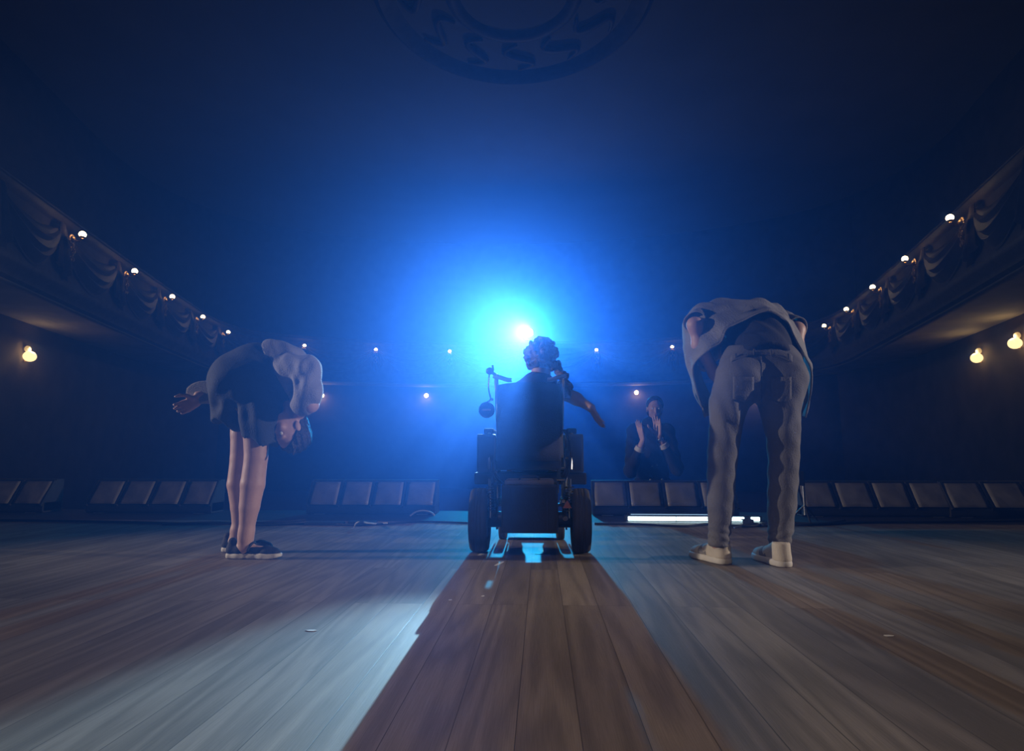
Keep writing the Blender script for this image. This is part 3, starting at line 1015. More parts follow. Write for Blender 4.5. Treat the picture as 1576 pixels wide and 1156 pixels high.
# chassis, motors, suspension
for q in (-1, 1):
    mb = MB().cyl(W(q * 0.16, 0.02, 0.182), W(q * 0.24, 0.02, 0.182), 0.045).cyl(W(q * 0.20, 0.02, 0.182), W(q * 0.20, 0.22, 0.17), 0.038)
    mb.build('motor', M['black_plastic'], t, smooth=True)
    mb = MB().tube([W(q * 0.20, -0.10, 0.20), W(q * 0.20, 0.02, 0.27), W(q * 0.20, 0.35, 0.28), W(q * 0.20, 0.52, 0.24)], 0.016)
    mb.tube([W(q * 0.205, -0.02, 0.24), W(q * 0.205, -0.02, 0.46)], 0.014).tube([W(q * 0.205, 0.3, 0.28), W(q * 0.205, 0.3, 0.46)], 0.014)
    mb.build('chassis_tube', M['steel'] if q == 1 else M['black_plastic'], t, smooth=True)
    mb = MB()
    for k in range(9):
        z = 0.24 + 0.016 * k
        mb.lathe([(0.024, 0), (0.030, 0.004), (0.024, 0.008)], W(q * 0.225, -0.07, z), n=14)
    mb.cyl(W(q * 0.225, -0.07, 0.2), W(q * 0.225, -0.07, 0.42), 0.014)
    mb.build('suspension_spring', M['chrome'], t, smooth=True)
    # armrests and levers
    MB().box(W(q * 0.255, 0.30, 0.70), (0.06, 0.34, 0.035), bevel=0.012).build('armrest', M['upholstery'], t)
    MB().tube([W(q * 0.24, 0.05, 0.47), W(q * 0.25, 0.08, 0.68), W(q * 0.255, 0.30, 0.685)], 0.012).build('armrest_tube', M['steel'], t, smooth=True)
    MB().box(W(q * 0.262, 0.22, 0.565), (0.115, 0.34, 0.23), bevel=0.015).build('side_shadow_box', M['black_plastic'], t)  # added side box, thick enough to close lit gaps in the chair's shadow
    # push handles
    pts = [W(q * 0.185, 0.02, 0.62), W(q * 0.195, 0.0, 0.92), W(q * 0.197, -0.02, 1.00), W(q * 0.185, -0.045, 1.018)]
    MB().tube(catmull([tuple(p) for p in pts], 5), 0.0125).build('back_tube', M['chrome'] if q == 1 else M['steel'], t, smooth=True)
    pts = [W(q * 0.212, -0.04, 1.018), W(q * 0.175, -0.05, 1.010), W(q * 0.13, -0.052, 0.995), W(q * 0.105, -0.052, 0.994)]
    MB().tube(catmull([tuple(p) for p in pts], 5), 0.013).build('push_handle', M['grey_plastic'], t, smooth=True)
# levers, clamps and wiring on the right
mb = MB()
for x, y, z, w_, h_ in [(0.165, -0.12, 0.45, 0.022, 0.05), (0.19, -0.10, 0.51, 0.018, 0.06), (0.175, -0.13, 0.42, 0.05, 0.014), (0.215, -0.09, 0.56, 0.02, 0.05), (0.16, -0.13, 0.37, 0.012, 0.05), (0.19, -0.12, 0.30, 0.02, 0.02)]:
    mb.box(W(x, y, z), (w_, 0.02, h_), bevel=0.004)
mb.build('lever_cluster', M['chrome'], t)
mb = MB()
for k in range(4):
    pts = [W(0.16 + 0.012 * k, -0.10, 0.40), W(0.20 + 0.01 * k, -0.13, 0.47 + 0.01 * k), W(0.23, -0.10, 0.56 + 0.02 * k), W(0.22 - 0.008 * k, -0.04, 0.70)]
    mb.tube(catmull([tuple(p) for p in pts], 6), 0.005, n=6)
mb.build('wiring', M['cable'], t, smooth=True)
mb = MB()
for k in range(3):
    pts = [W(-0.15 - 0.012 * k, -0.10, 0.40), W(-0.19 - 0.01 * k, -0.13, 0.45), W(-0.20, -0.10, 0.50 + 0.02 * k), W(-0.20, -0.04, 0.66)]
    mb.tube(catmull([tuple(p) for p in pts], 6), 0.005, n=6)
mb.build('wiring', M['cable'], t, smooth=True)
rt = [W(0.185, -0.14, 0.262), W(0.235, -0.14, 0.262), W(0.21, -0.14, 0.305)]
MB().prism(rt, (0, 0.006, 0)).build('triangle_reflector', M['red_reflector'], t)
# seat and backrest
MB().box(W(0, 0.25, 0.415), (0.67, 0.36, 0.07), bevel=0.01).build('seat_shadow_slab', M['black_plastic'], t)  # added slab, wide enough to close the shadow gap above the wheels
MB().box(W(0, 0.25, 0.50), (0.42, 0.46, 0.07), bevel=0.025).build('seat', M['upholstery'], t, smooth=True)
rows = []
for r in range(9):
    v = r / 8
    row = []
    for c_ in range(13):
        u = c_ / 12 * 2 - 1
        row.append(W(u * (0.19 - 0.012 * v), 0.02 - 0.05 * (1 - u * u) - 0.03 * v, 0.52 + 0.46 * v - 0.012 * u * u * v))
    rows.append(row)
MB().grid(rows).build('backrest', M['upholstery'], t, smooth=True, solid=0.045)
MB().tube([W(-0.12, 0.50, 0.45), W(-0.12, 0.62, 0.2), W(-0.12, 0.72, 0.10), W(0.12, 0.72, 0.10), W(0.12, 0.62, 0.2), W(0.12, 0.50, 0.45)], 0.014).box(W(0, 0.76, 0.085), (0.32, 0.18, 0.02), bevel=0.005).build('footrest', M['black_plastic'], t)
# round mirror hanging on its stalk
mc = P(749, 631, WY - 0.08)
mir = MB().lathe([(0.0, 0.006), (0.043, 0.006), (0.047, 0.0), (0.047, -0.012), (0.03, -0.02), (0.0, -0.022)], mc, axis=(0, -1, 0), n=32).build('mirror', M['chrome'], t, smooth=True)
MB().box(mc + Vector((0, -0.008, 0.0)), (0.050, 0.004, 0.010), bevel=0.001).build('mirror_strip', M['white_rubber'], mir)
MB().tube(catmull([tuple(P(753, 576, WY - 0.03)), tuple(P(752, 598, WY - 0.06)), tuple(P(755, 614, WY - 0.07)), tuple(mc + Vector((0.0, 0.01, 0.045)))], 6), 0.0045).ball(P(757, 615, WY - 0.07), 0.009).build('mirror_stalk', M['chrome'], mir, smooth=True)
MB().ball(P(754, 571, WY - 0.05), 0.022, sc=(1.1, 0.8, 1.0)).cyl(P(756, 573, WY - 0.05), W(-0.185, -0.045, 1.018), 0.009).cyl(P(759, 570, WY - 0.05), P(758, 562, WY - 0.05), 0.006).build('knob', M['black_plastic'], t, smooth=True)

# ================================================================ PEOPLE
def face_bits(par, eyes, mouth, s=1.0):
    for e in eyes:
        MB().ball(e, 0.0115 * s, n=12).build('eye', M['eye'], par, smooth=True)
    MB().tube([tuple(p) for p in mouth], [0.003 * s, 0.005 * s, 0.0055 * s, 0.005 * s, 0.003 * s]).build('mouth', M['lip'], par, smooth=True)

def wobble(*waves):
    """waves: (amplitude, (kx, ky, kz), phase)"""
    def f(X):
        s_ = 0
        for a, k_, ph in waves:
            s_ = s_ + a * np.sin(X[..., 0] * k_[0] + X[..., 1] * k_[1] + X[..., 2] * k_[2] + ph)
        return s_
    return f

def folds(base, *regions):
    """Ripples limited to places: regions of (centre, reach, amplitude, wave vector)."""
    def f(X):
        s_ = base(X) if base else 0
        for c_, reach, amp, k_ in regions:
            d2 = ((X - V3(c_)) ** 2).sum(-1) / reach ** 2
            s_ = s_ + amp * np.exp(-d2) * np.sin(X[..., 0] * k_[0] + X[..., 1] * k_[1] + X[..., 2] * k_[2])
        return s_
    return f

def shoe_prims(heel, toe, wd=0.044, h=0.075, lift=0.0):
    heel, toe = Vector(heel), Vector(toe)
    d = (toe - heel); L = d.length; d.normalize()
    side = Vector((d.y, -d.x, 0))
    A = lambda t_, s_, z: heel + d * (L * t_) + side * s_ + Vector((0, 0, z))
    return A, L

# ---------------------------------------------------------------- woman bowing, on the left
WYY = 3.19
foot = G(395, 857)
pw = thing('person', 'woman in dark dress and pale cardigan bowing deeply, one arm swept behind her', 'person', (foot.x, foot.y, 0))
DW = foot.y - WYY
p = lambda x, y, Y=WYY: P(x, y, Y + DW)
NL_, FL_ = 3.14, 3.34                        # near and far leg
hd = p(447, 666, 3.19)
hp, hs, eyes, mouth, HR, HL = head(hd, (-0.52, -0.78, -0.20), (0.25, -0.05, -0.97), 0.98)
prims = []
prims += [(x, 0.008) for x in chain([p(386, 615, NL_), p(395, 668, NL_), p(394, 705, NL_)], [0.080, 0.070, 0.061])]
prims += [(x, 0.008) for x in chain([p(394, 705, NL_), p(389, 745, NL_), p(384, 780, NL_), p(380, 812, NL_), p(378, 826, NL_)], [0.061, 0.064, 0.053, 0.040, 0.036])]
prims += [(x, 0.008) for x in chain([p(375, 615, FL_), p(374, 668, FL_), p(371, 705, FL_)], [0.080, 0.068, 0.059])]
prims += [(x, 0.008) for x in chain([p(371, 705, FL_), p(367, 745, FL_), p(369, 780, FL_), p(369, 812, FL_), p(368, 822, FL_)], [0.059, 0.062, 0.050, 0.040, 0.036])]
# feet inside the shoes
for Yk, ax, gy in ((NL_, 379, 822), (FL_, 365, 818)):
    a = p(ax, gy, Yk)
    prims += [cap(a, Vector((a.x + 0.0, a.y, 0.055)), 0.036, 0.034), cap(Vector((a.x - 0.025, a.y, 0.045)), Vector((a.x + 0.13, a.y, 0.032)), 0.032, 0.030)]
prims += [ell(p(372, 596), (0.15, 0.16, 0.14))]
prims += chain([p(378, 588), p(398, 562), p(428, 562), p(455, 580)], [0.135, 0.12, 0.115, 0.10])
prims += chain([p(455, 582, 3.2), p(452, 618, 3.21), hd + Vector((0.01, 0, 0.03))], [0.07, 0.052, 0.05])
# near arm folds inwards
prims += chain([p(466, 570, 3.06), p(477, 622, 3.05), p(452, 640, 3.26), p(437, 634, 3.36)], [0.058, 0.043, 0.032, 0.026])
prims += [(x if not isinstance(x[0], str) else (x, 0.02)) for x in hand(p(437, 634, 3.36), (-0.6, 0.5, 0.3), (0, -0.5, -0.8), 1, s=0.92, curl=0.35)]
# far arm swept back
prims += chain([p(460, 572, 3.36), p(385, 592, 3.42), p(306, 608, 3.34)], [0.055, 0.042, 0.028])
prims += [(x if not isinstance(x[0], str) else (x, 0.02)) for x in hand(p(306, 616, 3.33), (-0.74, -0.42, -0.50), (0.45, -0.85, 0.0), 1, s=1.0, curl=0.62, spread=0.03)]
prims += hp
body = sdf_mesh('body', prims, M['skin'], pw, res=0.0065, k=0.03, sub=hs)
face_bits(pw, eyes, mouth, 0.98)
# hair gathered in a loose knot
def hair_cap(par, HL, HR, m, s=1.0, length=0.06, extra=(), cut_face=True, wob=None, res=0.006):
    A = np.array(HR)
    pr = [(ell(HL(0, -0.018, 0.034), (0.084 * s, 0.100 * s, 0.088 * s), A), 0.02), (ell(HL(0, -0.055, -0.03), (0.076 * s, 0.062 * s, (0.07 + length) * s), A), 0.03)]
    pr += list(extra)
    c0 = V3(HL(0, 0.028, 0.030)); n0 = A @ V3((0, 0.83, -0.55))
    f0 = lambda X: np.minimum(((X - c0) @ n0), 1)
    return sdf_mesh('hair', pr, m, par, res=res, k=0.02, cut=f0 if cut_face else None, wob=wob or wobble((0.003, (190, 60, 40), 0), (0.0025, (60, 170, 90), 1)))
hair_cap(pw, HL, HR, M['dark_hair'], 1.0, 0.0, extra=[(ell(p(462, 672, 3.2), (0.032, 0.034, 0.036)), 0.01), (ell(HL(0.0, -0.10, 0.03), (0.03, 0.03, 0.03)), 0.02),
                                                     (cap(HL(0.05, 0.03, 0.09), HL(0.06, 0.055, 0.13), 0.014, 0.006), 0.01)])
# shoes
def ballet_shoe(a, par, L=0.278):
    """a: ankle foot point on the ground; the shoe points to +x."""
    x0 = a.x - 0.072
    so = []
    pts = [(0.0, 0.030, 0.026), (0.05, 0.036, 0.028), (0.12, 0.034, 0.026), (0.19, 0.041, 0.020), (0.245, 0.034, 0.022)]
    sole = [cap((x0 + pts[i][0], a.y, 0.014), (x0 + pts[i + 1][0], a.y, 0.014 + (0.004 if i == 3 else 0)), pts[i][1], pts[i + 1][1]) for i in range(4)]
    cutz = lambda X: np.maximum(X[..., 2] - (0.030 + 0.010 * np.exp(-((X[..., 0] - (x0 + 0.12)) / 0.05) ** 2)), 0.001 + 0.012 * np.clip((X[..., 0] - (x0 + 0.2)) / 0.08, 0, 1) ** 2 - X[..., 2])
    sh_ = sdf_mesh('shoe', [cap((x0 + 0.004, a.y, 0.045), (x0 + 0.05, a.y, 0.040), 0.032, 0.036), cap((x0 + 0.006, a.y, 0.045), (x0 + 0.002, a.y, 0.088), 0.030, 0.022), cap((x0 + 0.05, a.y, 0.04), (x0 + 0.13, a.y, 0.034), 0.037, 0.034),
                             cap((x0 + 0.13, a.y, 0.034), (x0 + 0.20, a.y, 0.028), 0.035, 0.038), cap((x0 + 0.20, a.y, 0.028), (x0 + 0.238, a.y, 0.026), 0.038, 0.032)], M['navy_suede'], par, res=0.0045, k=0.015,
                   sub=[(cap((x0 + 0.065, a.y, 0.10), (x0 + 0.13, a.y, 0.086), 0.036, 0.030), 0.006), (cap((x0 + 0.13, a.y, 0.084), (x0 + 0.165, a.y, 0.072), 0.024, 0.018), 0.004)], cut=lambda X: 0.028 - X[..., 2])
    sdf_mesh('sole', sole, M['white_rubber'], sh_, res=0.0045, k=0.02, cut=cutz)
    # strap over the instep
    MB().tube([(x0 + 0.105, a.y - 0.036, 0.045), (x0 + 0.112, a.y - 0.032, 0.066), (x0 + 0.118, a.y - 0.016, 0.080), (x0 + 0.12, a.y, 0.084), (x0 + 0.118, a.y + 0.016, 0.080), (x0 + 0.112, a.y + 0.032, 0.066), (x0 + 0.105, a.y + 0.036, 0.045)], 0.007).build('strap', M['navy_suede'], sh_, smooth=True)
ballet_shoe(Vector((p(377, 840, NL_).x, NL_ + DW, 0)), pw)
ballet_shoe(Vector((p(368, 840, FL_).x, FL_ + DW, 0)), pw)
# dress
hemA, hemB = p(334, 648), p(424, 684)
hx = hemB.x - hemA.x; hz = hemB.z - hemA.z
hem = lambda X: (hemA.z + (X[..., 0] - hemA.x) * (hz / hx) + 0.012 * np.sin(X[..., 0] * 55) + 0.01 * np.sin(X[..., 1] * 40)) - X[..., 2]
dr = [(ell(p(371, 590), (0.172, 0.185, 0.17)), 0.03)]
dr += [(x, 0.05) for x in chain([p(372, 580), p(396, 568), p(425, 570), p(448, 588)], [0.150, 0.142, 0.132, 0.118])]
dr += [(x, 0.04) for x in chain([p(352, 600, 3.2), p(350, 640, 3.2), p(346, 675, 3.2)], [0.10, 0.078, 0.075])]
dr += [(x, 0.04) for x in chain([p(395, 605, 3.16), p(402, 650, 3.14), p(404, 700, 3.14)], [0.12, 0.098, 0.095])]
dr += [(x, 0.04) for x in chain([p(376, 605, 3.26), p(374, 650, 3.30), p(372, 700, 3.32)], [0.12, 0.11, 0.11])]
dr += [(x, 0.04) for x in chain([p(424, 600, 3.2), p(414, 640, 3.2), p(408, 668, 3.2)], [0.09, 0.045, 0.03])]
sdf_mesh('dress', dr, M['navy_cloth'], pw, res=0.009, cut=hem,
         wob=folds(None, (p(380, 640, 3.1), 0.16, 0.010, (60, 10, 12)), (p(345, 620, 3.1), 0.12, 0.010, (40, 0, -40)), (p(400, 560, 3.1), 0.15, 0.005, (20, 0, 50))))
# cardigan: upper back, near sleeve, far sleeve
cd = [(x, 0.035) for x in chain([p(420, 558, 3.19), p(440, 566, 3.19), p(462, 584, 3.19)], [0.135, 0.128, 0.10])]
cd += [(x, 0.035) for x in chain([p(447, 566, 3.08), p(473, 568, 3.05), p(476, 605, 3.04), p(468, 622, 3.06)], [0.075, 0.070, 0.066, 0.060])]
cd += [(x, 0.03) for x in chain([p(468, 618, 3.06), p(452, 634, 3.20), p(442, 634, 3.32)], [0.064, 0.060, 0.052])]
cd += [(x, 0.03) for x in chain([p(450, 575, 3.34), p(385, 592, 3.42), p(322, 603, 3.37), p(303, 606, 3.33)], [0.075, 0.062, 0.066, 0.068])]
cd += [(x, 0.04) for x in chain([p(446, 590, 3.14), p(440, 625, 3.12)], [0.075, 0.03])]
cn = Vector((0.86, 0, 0.50)); c0 = p(427, 560)
far_ok = lambda X: np.where(X[..., 1] > 3.315 + DW, -1.0, -((X - V3(c0)) @ V3(cn)))
sdf_mesh('cardigan', cd, M['cardigan'], pw, res=0.008, cut=far_ok,
         wob=folds(wobble((0.0025, (70, 30, 40), 0)), (p(470, 575, 2.98), 0.09, 0.006, (75, 10, -35)), (p(458, 595, 3.0), 0.08, 0.006, (85, 0, 25)), (p(303, 600, 3.3), 0.07, 0.007, (20, 0, 130)), (p(430, 560, 3.05), 0.08, 0.007, (60, 0, 40))))

# ---------------------------------------------------------------- man bowing away from us, on the right
MY = 2.98
foot = G(1150, 868)
pm = thing('person', 'man in grey jeans and washed denim jacket bent forward, seen from behind', 'person', (foot.x, foot.y, 0))
DM = foot.y - MY
p = lambda x, y, Y=MY: P(x, y, Y + DM)
prims = []
prims += chain([p(1138, 585), p(1122, 640), p(1112, 702), p(1109, 770), p(1106, 832)], [0.075, 0.066, 0.055, 0.050, 0.038])
prims += chain([p(1208, 585), p(1204, 640), p(1206, 702), p(1204, 770), p(1200, 835)], [0.075, 0.066, 0.055, 0.050, 0.038])
prims += [cap(p(1106, 835), p(1103, 853, 3.03), 0.032, 0.024), cap(p(1103, 854, 3.03), p(1090, 854, 3.13), 0.024, 0.020)]
prims += [cap(p(1200, 838), p(1200, 858), 0.032, 0.026), cap(p(1199, 858), p(1194, 856, 3.14), 0.026, 0.022)]
prims += [ell(p(1173, 580, 3.02), (0.14, 0.10, 0.10))]
prims += chain([p(1173, 560, 3.02), p(1170, 535, 3.2), p(1160, 520, 3.42), p(1150, 535, 3.56)], [0.09, 0.10, 0.12, 0.10])
hd = p(1082, 548, 3.58) + Vector((0, 0, 0))
hp, hs, eyes, mouth, HR, HL = head(hd, (-0.25, -0.35, -0.9), (-0.35, 0.75, -0.35), 1.05)
prims += chain([p(1140, 530, 3.56), p(1115, 535, 3.58), hd], [0.08, 0.06, 0.055])
prims += hp
prims += chain([p(1095, 500, 3.46), p(1069, 500, 3.16), p(1075, 530, 3.19)], [0.062, 0.040, 0.032])
prims += chain([p(1075, 530, 3.17), p(1100, 575, 3.26), p(1118, 600, 3.28)], [0.040, 0.033, 0.028])
prims += hand(p(1119, 602, 3.28), (0.3, 0.15, -0.9), (0.2, -0.9, -0.1), 1, curl=0.3)
prims += chain([p(1205, 505, 3.46), p(1225, 508, 3.26), p(1226, 540, 3.22), p(1215, 590, 3.28)], [0.058, 0.046, 0.038, 0.028])
prims += hand(p(1215, 592, 3.28), (-0.2, 0.15, -0.9), (-0.2, -0.9, -0.1), -1, curl=0.3)
sdf_mesh('body', prims, M['skin'], pm, res=0.0075, k=0.03, sub=hs)
face_bits(pm, eyes, mouth, 1.05)
hair_cap(pm, HL, HR, M['dark_hair'], 1.06, 0.0)
# dark shirt
sh_ = [(x, 0.04) for x in chain([p(1172, 552, 3.02), p(1170, 528, 3.18), p(1160, 512, 3.42), p(1150, 520, 3.55)], [0.152, 0.155, 0.16, 0.12])]
sh_ += [(x, 0.03) for x in chain([p(1150, 540, 3.2), p(1150, 580, 3.28)], [0.14, 0.12])] + [(x, 0.03) for x in chain([p(1190, 540, 3.2), p(1190, 575, 3.28)], [0.14, 0.12])]
wn = Vector((0, -0.75, -0.66)); w0 = p(1172, 545, 2.93)
sdf_mesh('shirt', sh_, M['black_cloth'], pm, res=0.010, cut=lambda X: (X - V3(w0)) @ V3(wn), wob=folds(None, (p(1170, 500, 3.1), 0.2, 0.008, (50, 20, 20))))
# jeans
j = []
jl = chain([p(1136, 582), p(1121, 622), p(1116, 660), p(1112, 702), p(1110, 735), p(1109, 780), p(1107, 815), p(1106, 836)], [0.118, 0.098, 0.082, 0.077, 0.071, 0.066, 0.055, 0.052])
jr = chain([p(1208, 582), p(1200, 622), p(1204, 660), p(1206, 702), p(1205, 735), p(1203, 780), p(1201, 815), p(1200, 840)], [0.118, 0.105, 0.088, 0.077, 0.074, 0.070, 0.060, 0.053])
j += [(x, 0.007) for x in jl] + [(x, 0.007) for x in jr]
j += [(ell(p(1147, 588, 3.0), (0.115, 0.13, 0.125)), 0.035), (ell(p(1200, 588, 3.0), (0.115, 0.13, 0.125)), 0.03)]
j += [(cap(p(1172, 575, 3.04), p(1172, 545, 3.06), 0.14, 0.13), 0.05), (cap(p(1145, 560, 3.04), p(1196, 560, 3.04), 0.125, 0.125), 0.04)]
cuff = p(1100, 841).z
jw = folds(wobble((0.0012, (40, 60, 50), 0), (0.0014, (25, 30, -60), 2)),
           (p(1108, 826), 0.06, 0.008, (45, 30, 150)), (p(1201, 828), 0.06, 0.008, (-45, 30, 150)),
           (p(1100, 785), 0.07, 0.003, (60, 20, 50)), (p(1210, 785), 0.07, 0.003, (-70, 20, 45)),
           (p(1100, 700), 0.05, 0.003, (30, 20, 90)), (p(1220, 705), 0.05, 0.004, (-40, 20, 70)),
           (p(1128, 640, 2.9), 0.13, 0.005, (75, 0, 22)), (p(1195, 640, 2.9), 0.13, 0.004, (-60, 0, 25)))
top_n = Vector((0, -0.15, 0.99)); top_0 = p(1172, 530, 2.92)
jeans = sdf_mesh('jeans', j, M['denim'], pm, res=0.0065, k=0.02, wob=jw,
                 cut=lambda X: np.maximum((X - V3(top_0)) @ V3(top_n), np.minimum(cuff - X[..., 2], 1)))
# waistband, pockets, belt loops lie on the cloth
from mathutils.bvhtree import BVHTree
_jb = BVHTree.FromPolygons([v.co[:] for v in jeans.data.vertices], [p_.vertices[:] for p_ in jeans.data.polygons])
def on_jeans(x, y, lift=0.004):
    d_ = (P(x, y, 3.0) - CAM).normalized()
    h = _jb.ray_cast(CAM, d_)
    return h[0] - d_ * lift if h[0] is not None else p(x, y, 2.95)
bp_ = [(1124, 551), (1132, 546), (1146, 541), (1160, 539), (1172, 538), (1186, 539), (1198, 541), (1212, 546), (1220, 551)]
rows = [[on_jeans(x, y - 4), on_jeans(x, y - 1, 0.006), on_jeans(x, y + 4, 0.006), on_jeans(x, y + 8)] for x, y in bp_]
wb = MB().grid(rows).build('waistband', M['denim'], jeans, smooth=True, solid=0.008, sub=1)
for k in (1, 3, 5, 7):
    a_ = Vector(rows[k][1]); b_ = Vector(rows[k][3])
    MB().box((a_ + b_) / 2 + Vector((0, -0.008, 0.0)), (0.010, 0.006, 0.036), bevel=0.002).build('belt_loop', M['denim_seam'], wb)
for x0, x1 in ((1128, 1160), (1186, 1218)):
    rows = []
    for r in range(6):
        v = r / 5
        rows.append([on_jeans(x0 + (x1 - x0) * c_ / 8, 580 + 34 * v + (5 * (1 - abs(c_ / 4 - 1)) if r == 5 else 0), 0.005) for c_ in range(9)])
    MB().grid(rows).build('back_pocket', M['denim'], jeans, smooth=True, solid=0.005)
MB().tube([on_jeans(1172, y, 0.0) for y in (548, 560, 570, 580, 590, 600, 610, 618)], 0.003).build('centre_seam', M['denim_seam'], jeans, smooth=True)

# jacket: one curved shell from hem over the back to the shoulders, with hanging front panels
hemc = [(1085, 642), (1072, 600), (1067, 563), (1088, 540), (1109, 527), (1119, 506), (1145, 492), (1171, 480), (1191, 481), (1212, 496), (1222, 517), (1237, 545), (1248, 567), (1248, 600), (1240, 642)]
mid1 = [(1088, 640), (1070, 600), (1058, 556), (1062, 520), (1078, 492), (1098, 478), (1130, 472), (1168, 470), (1192, 476), (1208, 488), (1224, 504), (1238, 530), (1244, 562), (1246, 600), (1238, 640)]
top1 = [(1092, 640), (1074, 600), (1056, 550), (1051, 515), (1054, 488), (1078, 470), (1104, 462), (1145, 460), (1175, 463), (1198, 471), (1216, 486), (1230, 504), (1234, 530), (1240, 600), (1234, 640)]
far1 = [(1100, 640), (1082, 605), (1066, 560), (1060, 520), (1068, 500), (1085, 486), (1110, 476), (1145, 472), (1172, 474), (1192, 482), (1208, 496), (1222, 512), (1226, 540), (1232, 600), (1228, 640)]
far2 = [(1110, 640), (1095, 610), (1080, 580), (1078, 550), (1085, 530), (1098, 514), (1120, 504), (1145, 500), (1170, 500), (1188, 508), (1200, 520), (1212, 540), (1218, 565), (1222, 600), (1220, 640)]
depth = [3.06, 3.20, 3.36, 3.50, 3.62]
ctl = []
for cur, Y0 in zip((hemc, mid1, top1, far1, far2), depth):
    row = []
    for k, (x, y) in enumerate(cur):
        e = abs(k - 7) / 7.0
        Yk = Y0 + (0.26 if Y0 < 3.3 else 0.10) * max(0, e - 0.55) / 0.45 * (1 if Y0 < 3.5 else 0)
        row.append(tuple(p(x, y, Yk)))
    ctl.append(row)
fine = [catmull(r, 5) for r in ctl]
cols = list(zip(*fine))
fcols = [catmull(list(c_), 6) for c_ in cols]
rows = [[Vector(fcols[c_][r]) for c_ in range(len(fcols))] for r in range(len(fcols[0]))]
R_ = len(rows); K_ = len(rows[0])
for r in range(R_):
    for c_ in range(K_):
        v = rows[r][c_]
        amp = 0.010 * math.sin(c_ * 0.85 + r * 0.28) * math.sin(r * 0.35 + 0.4) + 0.007 * math.sin(c_ * 0.4 - r * 0.75)
        amp *= min(1, r / 4) if r < 4 else 1
        rows[r][c_] = v + Vector((0, 0, amp)) if 12 < c_ < K_ - 12 else v + Vector((amp, 0, 0))
jk = MB().grid(rows).build('jacket', M['jacket'], pm, smooth=True, solid=0.007)
# sleeves, short and wide
def sleeve(a, b, ra, rb, name='sleeve'):
    a, b = Vector(a), Vector(b)
    ax_ = (b - a).normalized()
    x_ = ax_.cross(Vector((0, 0, 1))).normalized(); y_ = ax_.cross(x_)
    rr = []
    for i in range(9):
        t_ = i / 8
        c0_ = a.lerp(b, t_); r0 = ra + (rb - ra) * t_
        rr.append([c0_ + (x_ * math.cos(2 * PI * k / 24) + y_ * math.sin(2 * PI * k / 24)) * r0 * (1 + 0.05 * math.sin(3 * 2 * PI * k / 24 + i)) for k in range(25)])
    return MB().grid(rr).build(name, M['jacket'], jk, smooth=True, solid=0.007)
sleeve(p(1092, 492, 3.46), p(1070, 497, 3.20), 0.10, 0.066)
sleeve(p(1200, 500, 3.46), p(1226, 505, 3.24), 0.09, 0.062)
# collar seam and back yoke seam
ys = [rows[int(R_ * 0.62)][c_] + Vector((0, 0, 0.006)) for c_ in range(22, K_ - 20, 2)]
MB().tube(ys, 0.003, n=6).build('yoke_seam', M['denim_seam'], jk, smooth=True)
he = [rows[0][c_] for c_ in range(0, K_, 1)]
MB().tube(he, 0.006, n=6).build('hem_band', M['jacket'], jk, smooth=True)

# canvas shoes
def sneaker(heel, toe, par):
    heel = Vector(heel); toe = Vector(toe)
    heel.z = toe.z = 0
    d = (toe - heel).normalized(); L = (toe - heel).length
    heel = heel - d * 0.068
    A = lambda t_, z, s_=0: tuple(heel + d * (L * t_) + Vector((d.y, -d.x, 0)) * s_ + Vector((0, 0, z)))
    wd = [0.041, 0.040, 0.036, 0.044, 0.040]
    tt = [0.13, 0.3, 0.5, 0.72, 0.86]
    sole = [cap(A(tt[i], 0.016), A(tt[i + 1], 0.016), wd[i] + 0.004, wd[i + 1] + 0.004) for i in range(4)]
    upper = [cap(A(tt[0], 0.04), A(tt[0] + 0.02, 0.105), 0.043, 0.043), cap(A(tt[0], 0.04), A(tt[2], 0.045), 0.037, 0.036),
             cap(A(0.26, 0.085), A(0.5, 0.055), 0.038, 0.034), cap(A(tt[2], 0.042), A(tt[3], 0.032), 0.037, 0.040), cap(A(tt[3], 0.032), A(tt[4], 0.028), 0.040, 0.037)]
    s_ = sdf_mesh('shoe', upper, M['canvas'], par, res=0.005, k=0.015, cut=lambda X: np.maximum(0.026 - X[..., 2], X[..., 2] - 0.118))
    sdf_mesh('sole', sole, M['white_rubber'], s_, res=0.005, k=0.02, cut=lambda X: np.maximum(0.001 - X[..., 2], X[..., 2] - 0.034))
    pn = [cap(A(0.42, 0.045), A(0.66, 0.038), 0.0405, 0.0435)]
    nn = V3(tuple(d))
    ca = V3(A(0.42, 0)); cb = V3(A(0.66, 0))
    sdf_mesh('side_panel', pn, M['canvas_grey'], s_, res=0.005, k=0.01, cut=lambda X: np.maximum(np.maximum(0.03 - X[..., 2], ((ca - X) @ nn)), ((X - cb) @ nn)))
hl = G(1106, 866); hr = G(1199, 870)
sneaker((hl.x, hl.y, 0), (hl.x - 0.115, hl.y + 0.245, 0), pm)
sneaker((hr.x, hr.y, 0), (hr.x - 0.055, hr.y + 0.27, 0), pm)

